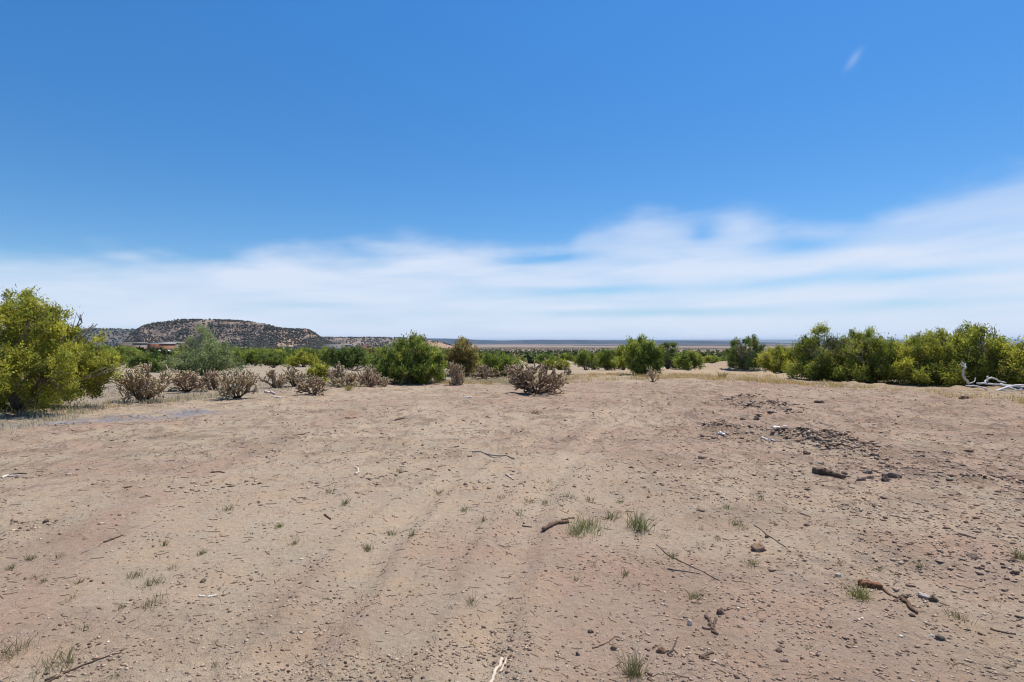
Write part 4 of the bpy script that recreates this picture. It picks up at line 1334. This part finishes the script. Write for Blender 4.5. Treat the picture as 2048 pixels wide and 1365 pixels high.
REDC, BRC = (.26, .165, .11), (.24, .165, .115)
for i, a in enumerate((
        (1516, 1100, 34, 16, 'largest brown clod on the right half of the clearing', REDC, 'dirt_clod', 'clod'),
        (1228, 1300, 16, 13, 'round brown clod beside the curved brown twig', BRC, 'dirt_clod', 'clod'),
        (1322, 1306, 22, 12, 'rusty clod touching the dark branching twig', (.23, .13, .08), 'dirt_clod', 'clod'),
        (1155, 1312, 9, 8, 'small dark stone below the curved brown twig', (.12, .085, .065), 'small_stone', 'stone'),
        (1182, 1268, 11, 7, 'small dark stone above the curved brown twig', (.14, .10, .08), 'small_stone', 'stone'),
        (1379, 1250, 11, 12, 'chunky white stone left of the dark root fragment', (.68, .58, .44), 'white_stone', 'stone'),
        (1440, 1232, 14, 14, 'dark triangular clod above the root fragment', (.13, .09, .07), 'dirt_clod', 'clod'),
        (1655, 874, 34, 12, 'dark crumbly clump on top of the clod ridge', (.12, .085, .065), 'dirt_clod', 'clod'),
        (1612, 910, 14, 9, 'dark clod left of the clod ridge', (.14, .10, .075), 'dirt_clod', 'clod'),
        (1722, 962, 16, 9, 'grey clod right of the dark wood chunk', (.18, .13, .10), 'dirt_clod', 'clod'),
        (1786, 956, 34, 11, 'wide flat clod at the right end of the wood chunk line', (.22, .165, .13), 'dirt_clod', 'clod'),
        (1770, 964, 16, 9, 'small dark clod just in front of the wide flat one', (.14, .10, .08), 'dirt_clod', 'clod'),
        (1690, 950, 12, 8, 'small knob of dirt above the tip of the wood chunk', (.18, .13, .10), 'dirt_clod', 'clod'),
        (1735, 948, 14, 9, 'pale lump between the wood chunk and the wide flat clod', (.28, .21, .16), 'dirt_clod', 'clod'),
        (406, 1164, 12, 8, 'lone small stone on the smooth dirt at left', (.22, .17, .13), 'small_stone', 'stone'),
        (2028, 1132, 22, 10, 'dark clod at the right edge under the green grass', (.14, .10, .08), 'dirt_clod', 'clod'),
        (2030, 1162, 14, 9, 'lower clod at the right edge', (.16, .11, .085), 'dirt_clod', 'clod'),
        (1946, 1128, 24, 8, 'long grey clod near the right edge', (.17, .125, .10), 'dirt_clod', 'clod'),
        (1880, 1278, 18, 8, 'slanted dark stone at lower right', (.15, .12, .10), 'small_stone', 'stone'),
        (1862, 1272, 9, 5, 'little white stone touching the slanted dark one at lower right', (.60, .54, .47), 'white_stone', 'stone'),
        (1866, 1204, 16, 11, 'dark clod right of the broken bark', (.15, .105, .08), 'dirt_clod', 'clod'),
        (1846, 1196, 22, 9, 'flat whitish stone above right of the broken bark', (.42, .36, .30), 'white_stone', 'stone'),
        (1678, 1152, 12, 8, 'flat whitish stone above the bright green tuft', (.48, .40, .33), 'white_stone', 'stone'),
        (1557, 1305, 14, 9, 'dark stone with a pale rim near the bottom right', (.15, .11, .085), 'small_stone', 'stone'),
        (1534, 1072, 9, 8, 'dark pebble beside the slanting thin stick', (.13, .09, .07), 'small_stone', 'stone'),
        (1614, 1055, 12, 6, 'dark flat stone below the knotted small stick', (.15, .11, .085), 'small_stone', 'stone'),
        (1498, 815, 16, 6, 'dark lump under the pale stub at the far edge', (.14, .10, .08), 'dirt_clod', 'clod'),
        (1640, 806, 18, 6, 'dark clod in front of the tall ragged juniper', (.15, .10, .08), 'dirt_clod', 'clod'),
        (1928, 798, 18, 6, 'brown mound of dirt below the dead white branches', (.20, .14, .11), 'dirt_clod', 'clod'),
        (1022, 1310, 0, 0, '', None, '', ''),
        )):
    if a[5] is not None:
        px, py, w, h, lb, c, nm, ct = a
        clod(px, py, w, h, lb, c, 1000 + i, nm, ct)
rg = random.Random(5)
for i in range(70):   # more clods lying about on the right half, look-alikes
    px, py = rg.uniform(1380, 2040), 830 + 520 * rg.random() ** 1.3
    if rg.random() < .35:
        px, py = rg.uniform(1560, 1860), 0
        py = np.interp(px, [1560, 1650, 1720, 1800, 1860], [878, 886, 903, 930, 945]) + rg.uniform(-10, 14)
    s = rg.uniform(6, 12)
    clod(px, py, s * rg.uniform(1, 1.6), s * .55, 'small brown clod ' + ('along the ridge of rubble' if 868 < py < 965 and 1540 < px < 1880 else 'on the churned dirt beyond the ridge of rubble' if py < 900 else 'on the churned dirt near the right edge' if px > 1800 else 'on the churned dirt below the wood chunk' if py < 1130 else 'in the lower right foreground'), tuple(np.array((.36, .25, .18)) * rg.uniform(.7, 1.2)), 1100 + i, 'small_clod', 'clod', 'small clods on the churned dirt')


# ---- dead white branches at the right
def dead_branches():
    b = hit(1985, 783)
    root = empty('dead_branch', b, 'fallen dead tree branch bleached white in front of the right-hand junipers', 'branch')
    rg = np.random.default_rng(3)
    Y = b[1]

    def pt(px, py, dy=0.0):
        y = Y + dy
        return np.array([(px - CX) / F * Y, y, EYE - (py - CY) / F * Y]) - b
    runs = [
        ('limb', [(1972, 786, -.1), (1990, 781, -.1), (2010, 776, 0), (2040, 772, .1), (2080, 771, .2)], 5.0, .6),
        ('limb', [(1954, 770, .3), (1948, 762, .3), (1941, 752, .3), (1939, 742, .25), (1941, 735, .2)], 3.6, .8),
        ('branch', [(1941, 736, .2), (1932, 732, .15), (1925, 728, .1)], 2.2, .6),
        ('branch', [(1942, 736, .2), (1941, 730, .25), (1939, 725, .3)], 2.2, .6),
        ('branch', [(1942, 736, .2), (1946, 732, .3), (1948, 729, .35)], 1.6, .6),
        ('limb', [(1964, 768, .2), (1985, 769, .15), (2012, 771, .1), (2040, 774, .1), (2075, 775, 0)], 3.0, .7),
        ('branch', [(1980, 768, .2), (1986, 762, .25), (1996, 757, .3), (2004, 758, .3), (2014, 764, .3), (2028, 768, .3)], 3.0, .7),
        ('branch', [(1984, 764, .2), (1984, 758, .15), (1980, 753, .1), (1979, 757, .1)], 2.4, .7),
        ('branch', [(2010, 774, -.1), (2022, 779, -.2), (2034, 779, -.2)], 3.0, .6),
        ('branch', [(1936, 773, .1), (1952, 772, .1), (1966, 776, 0), (1976, 782, -.1)], 2.4, 1.0),
        ('branch', [(1956, 769, .3), (1970, 765, .4), (1976, 758, .5)], 1.6, .5),
        ('branch', [(2012, 769, .2), (2018, 774, .0), (2022, 778, -.1)], 2.8, .8),
        ('branch', [(1996, 780, -.2), (2006, 782, -.25), (2016, 778, -.3)], 2.0, .6),
    ]
    for nm, pp, r, tp in runs:
        P = Parts()
        q = np.array([pt(*p) for p in pp])
        t = np.linspace(0, 1, len(q) * 3)
        k = np.linspace(0, 1, len(q))
        q = np.stack([np.interp(t, k, q[:, i]) for i in range(3)], 1) + rg.normal(size=(len(t), 3)) * .008
        rr = r / F * Y * .62
        dark = nm == 'limb' and pp[0][0] == 1954
        P.tube(q, np.linspace(rr, rr * tp, len(q)), 7, (.62, .60, .58) if not dark else (.48, .44, .41), rough=.2)
        P.build(nm, M_WOOD, root, smooth=True)


dead_branches()


# ---- stakes
def stake(px, ybase, hpx, label, r=.018):
    b = hit(px, ybase)
    h = hpx / F * b[1]
    P = Parts()
    P.tube([(0, 0, -.15), (.01, 0, h * .5), (.015, .01, h)], [r, r, r * .85], 6, (.25, .19, .15), rough=.15)
    tag(P.build('wooden_stake', M_WOOD, None, b), label, 'stake')


stake(1382, 742, 16, 'thin survey stake standing on the open slope right of the central pair')
stake(658, 760, 26, 'weathered upright post among the chollas left of the central juniper', .026)
stick('bleached_limb', [(664, 766), (675, 760), (684, 754), (690, 750)], 2.0, 'pale leaning dead limb beside the weathered post', (.52, .45, .38), 'branch', seed=60, lift=6)


# ---- dead stump on the earth bank
def stump():
    b = at_depth(1029, 61.)
    P = Parts()
    P.tube([(0, 0, -.2), (.02, 0, .35), (-.02, 0, .62), (.03, 0, .8)], [.22, .16, .12, .05], 8, (.36, .28, .21), rough=.4)
    tag(P.build('dead_stump', M_WOOD, None, b), 'pale dead stump on top of the earth bank', 'stump')


stump()


# ------------------------------------------------------------------ far houses
def house(px0, px1, ytop, d, deep, label, wall, trim, seed, wins=3, roofc=(.62, .58, .54), name='adobe_house', hfix=None):
    x0, x1 = (px0 - CX) / F * d, (px1 - CX) / F * d
    zt = EYE - (ytop - CY) / F * d
    zb = float(H(np.array([(x0 + x1) / 2]), np.array([d]))[0]) - .6
    h = zt - zb
    b = ((x0 + x1) / 2, d, zb)
    w = (x1 - x0) / 2
    root = empty(name, b, label, 'house')
    P = Parts()
    P.box((-w, 0, 0), (w, deep, h - .35), wall)
    P.build('wall', M_PLASTER, root)
    P = Parts()
    P.box((-w - .25, -.25, h - .35), (w + .25, deep + .25, h), roofc)
    P.build('roof', M_PLASTER, root)
    rg = random.Random(seed)
    for k in range(wins):
        cx = -w + (k + .5) * 2 * w / wins + rg.uniform(-.3, .3)
        P = Parts()
        P.box((cx - .65, -.05, h * .42), (cx + .65, .05, h * .42 + 1.2), (.03, .035, .045))
        wn = P.build('window', M_PLASTER, root)
        P = Parts()
        for lo, hi in (((cx - .75, -.1, h * .42 - .1), (cx + .75, -.052, h * .42)), ((cx - .75, -.1, h * .42 + 1.2), (cx + .75, -.052, h * .42 + 1.3)),
                       ((cx - .75, -.1, h * .42), (cx - .65, -.052, h * .42 + 1.2)), ((cx + .65, -.1, h * .42), (cx + .75, -.052, h * .42 + 1.2))):
            P.box(lo, hi, trim)
        P.build('frame', M_PLASTER, wn)
    return root


WHT = (.72, .70, .66)
house(296, 322, 686.5, 235, 10, 'rust-walled flat-roofed house with a pale roof edge below the mesa', (.30, .15, .10), WHT, 1, 2, WHT)
house(318, 346, 684.5, 245, 9, 'tan flat-roofed house with white parapet, right beside the rust-walled one', (.33, .24, .18), WHT, 2, 2, (.66, .62, .56))
house(232, 268, 685.8, 260, 9, 'long low house with a thin grey roof line left of the rust-walled one', (.26, .21, .17), WHT, 3, 3, (.50, .46, .42))
house(292, 335, 701.5, 150, 12, 'low building with a broad white flat roof below the rust-walled house', (.40, .34, .28), WHT, 4, 3, (.80, .79, .77), 'low_building')
house(648, 692, 689.5, 300, 10, 'grey low house beyond the trees right of the mesa foot', (.36, .33, .31), WHT, 5, 3, (.45, .43, .42))
house(716, 736, 691.5, 320, 9, 'reddish low house just left of the central juniper, far off', (.30, .15, .13), WHT, 6, 2, (.30, .17, .15))
house(734, 752, 716.0, 110, 7, 'small white-roofed building beside the left flank of the central juniper', (.40, .34, .28), WHT, 7, 1, (.80, .76, .70), 'low_building')
house(562, 572, 692.5, 260, 7, 'tiny pale house under the right foot of the mesa', (.45, .38, .31), WHT, 8, 1, (.68, .62, .54))


# ------------------------------------------------------------------ loose small stuff on the dirt
def pebbles(name, label, n, r0, r1, s0, s1, seed, cols, bias=1.0, thin=0.0):
    rg = np.random.default_rng(seed)
    r = r0 * (r1 / r0) ** rg.random(n)
    a = np.radians(rg.uniform(-50, 50, n))
    x, y = r * np.sin(a), r * np.cos(a)
    keep = rg.random(n) < thin + (1 - thin) * np.clip(rubble(x, y) * .75 + .9 * sstep(.55, .75, fbm(x / .35, y / .35, seed, 3)), 0, 1) ** bias
    x, y, r = x[keep], y[keep], r[keep]
    n = len(x)
    s = s0 + (s1 - s0) * rg.random(n) ** 3
    z = G(x, y) + s * .05
    O = np.array([(1, 0, 0), (0, 1, 0), (-1, 0, 0), (0, -1, 0), (.2, .1, .66), (0, 0, -.6)])
    T = np.array([(0, 1, 4), (1, 2, 4), (2, 3, 4), (3, 0, 4), (1, 0, 5), (2, 1, 5), (3, 2, 5), (0, 3, 5)])
    ang = rg.random(n) * 6.28
    el = rg.uniform(.6, 1.5, n)
    oo = O[None] * (.65 + .7 * rg.random((n, 6, 1)))
    ox = oo[..., 0] * el[:, None]
    oy = oo[..., 1]
    V = np.stack([ox * np.cos(ang)[:, None] - oy * np.sin(ang)[:, None], ox * np.sin(ang)[:, None] + oy * np.cos(ang)[:, None], oo[..., 2]], -1) * s[:, None, None] * .5
    V = V + np.stack([x, y, z], 1)[:, None]
    Q = (T[None] + np.arange(n)[:, None, None] * 6).reshape(-1, 3)
    pal = np.array(cols)
    c = pal[rg.integers(len(pal), size=n)] * (.7 + .6 * rg.random(n))[:, None]
    tag(mk(name, V.reshape(-1, 3), Q, M_CLOD, cols=np.repeat(c, 6, 0)), label, kind='stuff')


DIRT = [(.40, .285, .20), (.44, .325, .235), (.33, .225, .16), (.46, .35, .25), (.37, .25, .18), (.25, .17, .12), (.15, .10, .075)]
pebbles('dirt_crumbs', 'crumbs and pebbles of dirt strewn over the clearing', 95000, 2.1, 10, .0035, .026, 201, DIRT, 1.2, .15)
pebbles('coarse_crumbs', 'coarser crumbs of dirt over the far half of the clearing', 30000, 6, 26, .012, .060, 202, DIRT, 1.6, .03)


def windrow_rubble():
    rg = np.random.default_rng(207)
    V, Q, C, n = [], [], [], 0
    O = np.array([(1, 0, 0), (0, 1, 0), (-1, 0, 0), (0, -1, 0), (.2, .1, .50), (0, 0, -.6)])
    T = np.array([(0, 1, 4), (1, 2, 4), (2, 3, 4), (3, 0, 4), (1, 0, 5), (2, 1, 5), (3, 2, 5), (0, 3, 5)])
    for line, cnt, wd, smax in ((WINDROW, 5000, .34, .085), (WINDROW2, 900, .35, .12), (WINDROW3, 700, .5, .045)):
        L = np.array(line)
        t = rg.random(cnt) * (len(L) - 1)
        i = t.astype(int)
        p = L[i] + (L[i + 1] - L[i]) * (t - i)[:, None] + rg.normal(size=(cnt, 2)) * wd
        kp = rg.random(cnt) < .12 + sstep(.40, .60, fbm(p[:, 0] / 1.0, p[:, 1] / 1.0, 37, 2))
        p = p[kp]
        m = len(p)
        sz = .018 + (smax - .018) * rg.random(m) ** 3.5
        oo = O[None] * (.55 + .9 * rg.random((m, 6, 1))) * np.array([1, .8, .9])
        an = rg.random(m) * 6.28
        x = oo[..., 0] * np.cos(an)[:, None] - oo[..., 1] * np.sin(an)[:, None]
        y = oo[..., 0] * np.sin(an)[:, None] + oo[..., 1] * np.cos(an)[:, None]
        P = np.stack([x, y, oo[..., 2]], -1) * sz[:, None, None] * .6 + np.stack([p[:, 0], p[:, 1], G(p[:, 0], p[:, 1]) + sz * .09], 1)[:, None]
        V.append(P.reshape(-1, 3))
        Q.append((T[None] + np.arange(m)[:, None, None] * 6).reshape(-1, 3) + n)
        pal = np.array(DIRT)[rg.integers(len(DIRT), size=m)] * (.7 + .45 * rg.random(m))[:, None]
        C.append(np.repeat(pal, 6, 0))
        n += m * 6
    tag(mk('clod_ridge', np.vstack(V), np.vstack(Q), M_CLOD, cols=np.vstack(C)), 'loose rubble of clods heaped along the churned ridge', kind='stuff')


windrow_rubble()
pebbles('pale_chips', 'small pale chips scattered over the dirt', 900, 2.1, 16, .008, .030, 203, [(.60, .49, .36), (.66, .57, .45)], .6, .35)


def twigs(name, label, n, seed):
    rg = np.random.default_rng(seed)
    P = []
    r = 2.2 * (24 / 2.2) ** rg.random(n)
    a = np.radians(rg.uniform(-50, 50, n))
    x, y = r * np.sin(a), r * np.cos(a)
    L = rg.uniform(.02, .10, n) * np.interp(r, [2, 8, 24], [.6, 1.2, 2.2])
    w = np.interp(r, [2, 8, 24], [.0022, .005, .010])
    b = rg.normal(0, .8, n)
    dx, dy = np.cos(b) * L / 2, np.sin(b) * L / 2
    V = []
    for t in (-1, 0, 1):
        bend = (rg.normal(size=n) * .12 * L) if t == 0 else 0
        px, py = x + dx * t - np.sin(b) * bend, y + dy * t + np.cos(b) * bend
        pz = G(px, py)
        for (ox, oz) in ((-1, 0), (0, 1.4), (1, 0)):
            V.append(np.stack([px - np.sin(b) * w * ox, py + np.cos(b) * w * ox, pz + w * oz], 1))
    V = np.stack(V, 1).reshape(-1, 3)
    q = []
    for s in (0, 3):
        for k in (0, 1):
            q.append((s + k, s + k + 1, s + 4 + k, s + 3 + k))
    Q = (np.array(q)[None] + np.arange(n)[:, None, None] * 9).reshape(-1, 4)
    pal = np.array([(.12, .085, .06), (.20, .15, .115), (.09, .07, .05), (.30, .23, .17)])
    c = pal[rg.integers(4, size=n)] * (.7 + .6 * rg.random(n))[:, None]
    tag(mk(name, V, Q, M_WOOD, cols=np.repeat(c, 9, 0)), label, kind='stuff')


twigs('twig_litter', 'litter of tiny dark twigs strewn over the clearing', 2600, 205)


# ------------------------------------------------------------------ air
def haze():
    P = Parts()
    P.box((-54000, -54000, -94), (54000, 54000, 125))
    m = bpy.data.materials.new('haze')
    m.use_nodes = True
    N = Nodes(m.node_tree)
    out = N.n('ShaderNodeOutputMaterial')
    v = N.n('ShaderNodeVolumePrincipled')
    v.inputs['Color'].default_value = (.42, .66, 1.0, 1)
    v.inputs['Density'].default_value = HAZE
    v.inputs['Anisotropy'].default_value = 0.0
    N.link(v.outputs[0], out.inputs['Volume'])
    o = P.build('haze', m)
    tag(o, 'thin bluish air over the far plain', kind='stuff')


HAZE = 1.7e-5
haze()
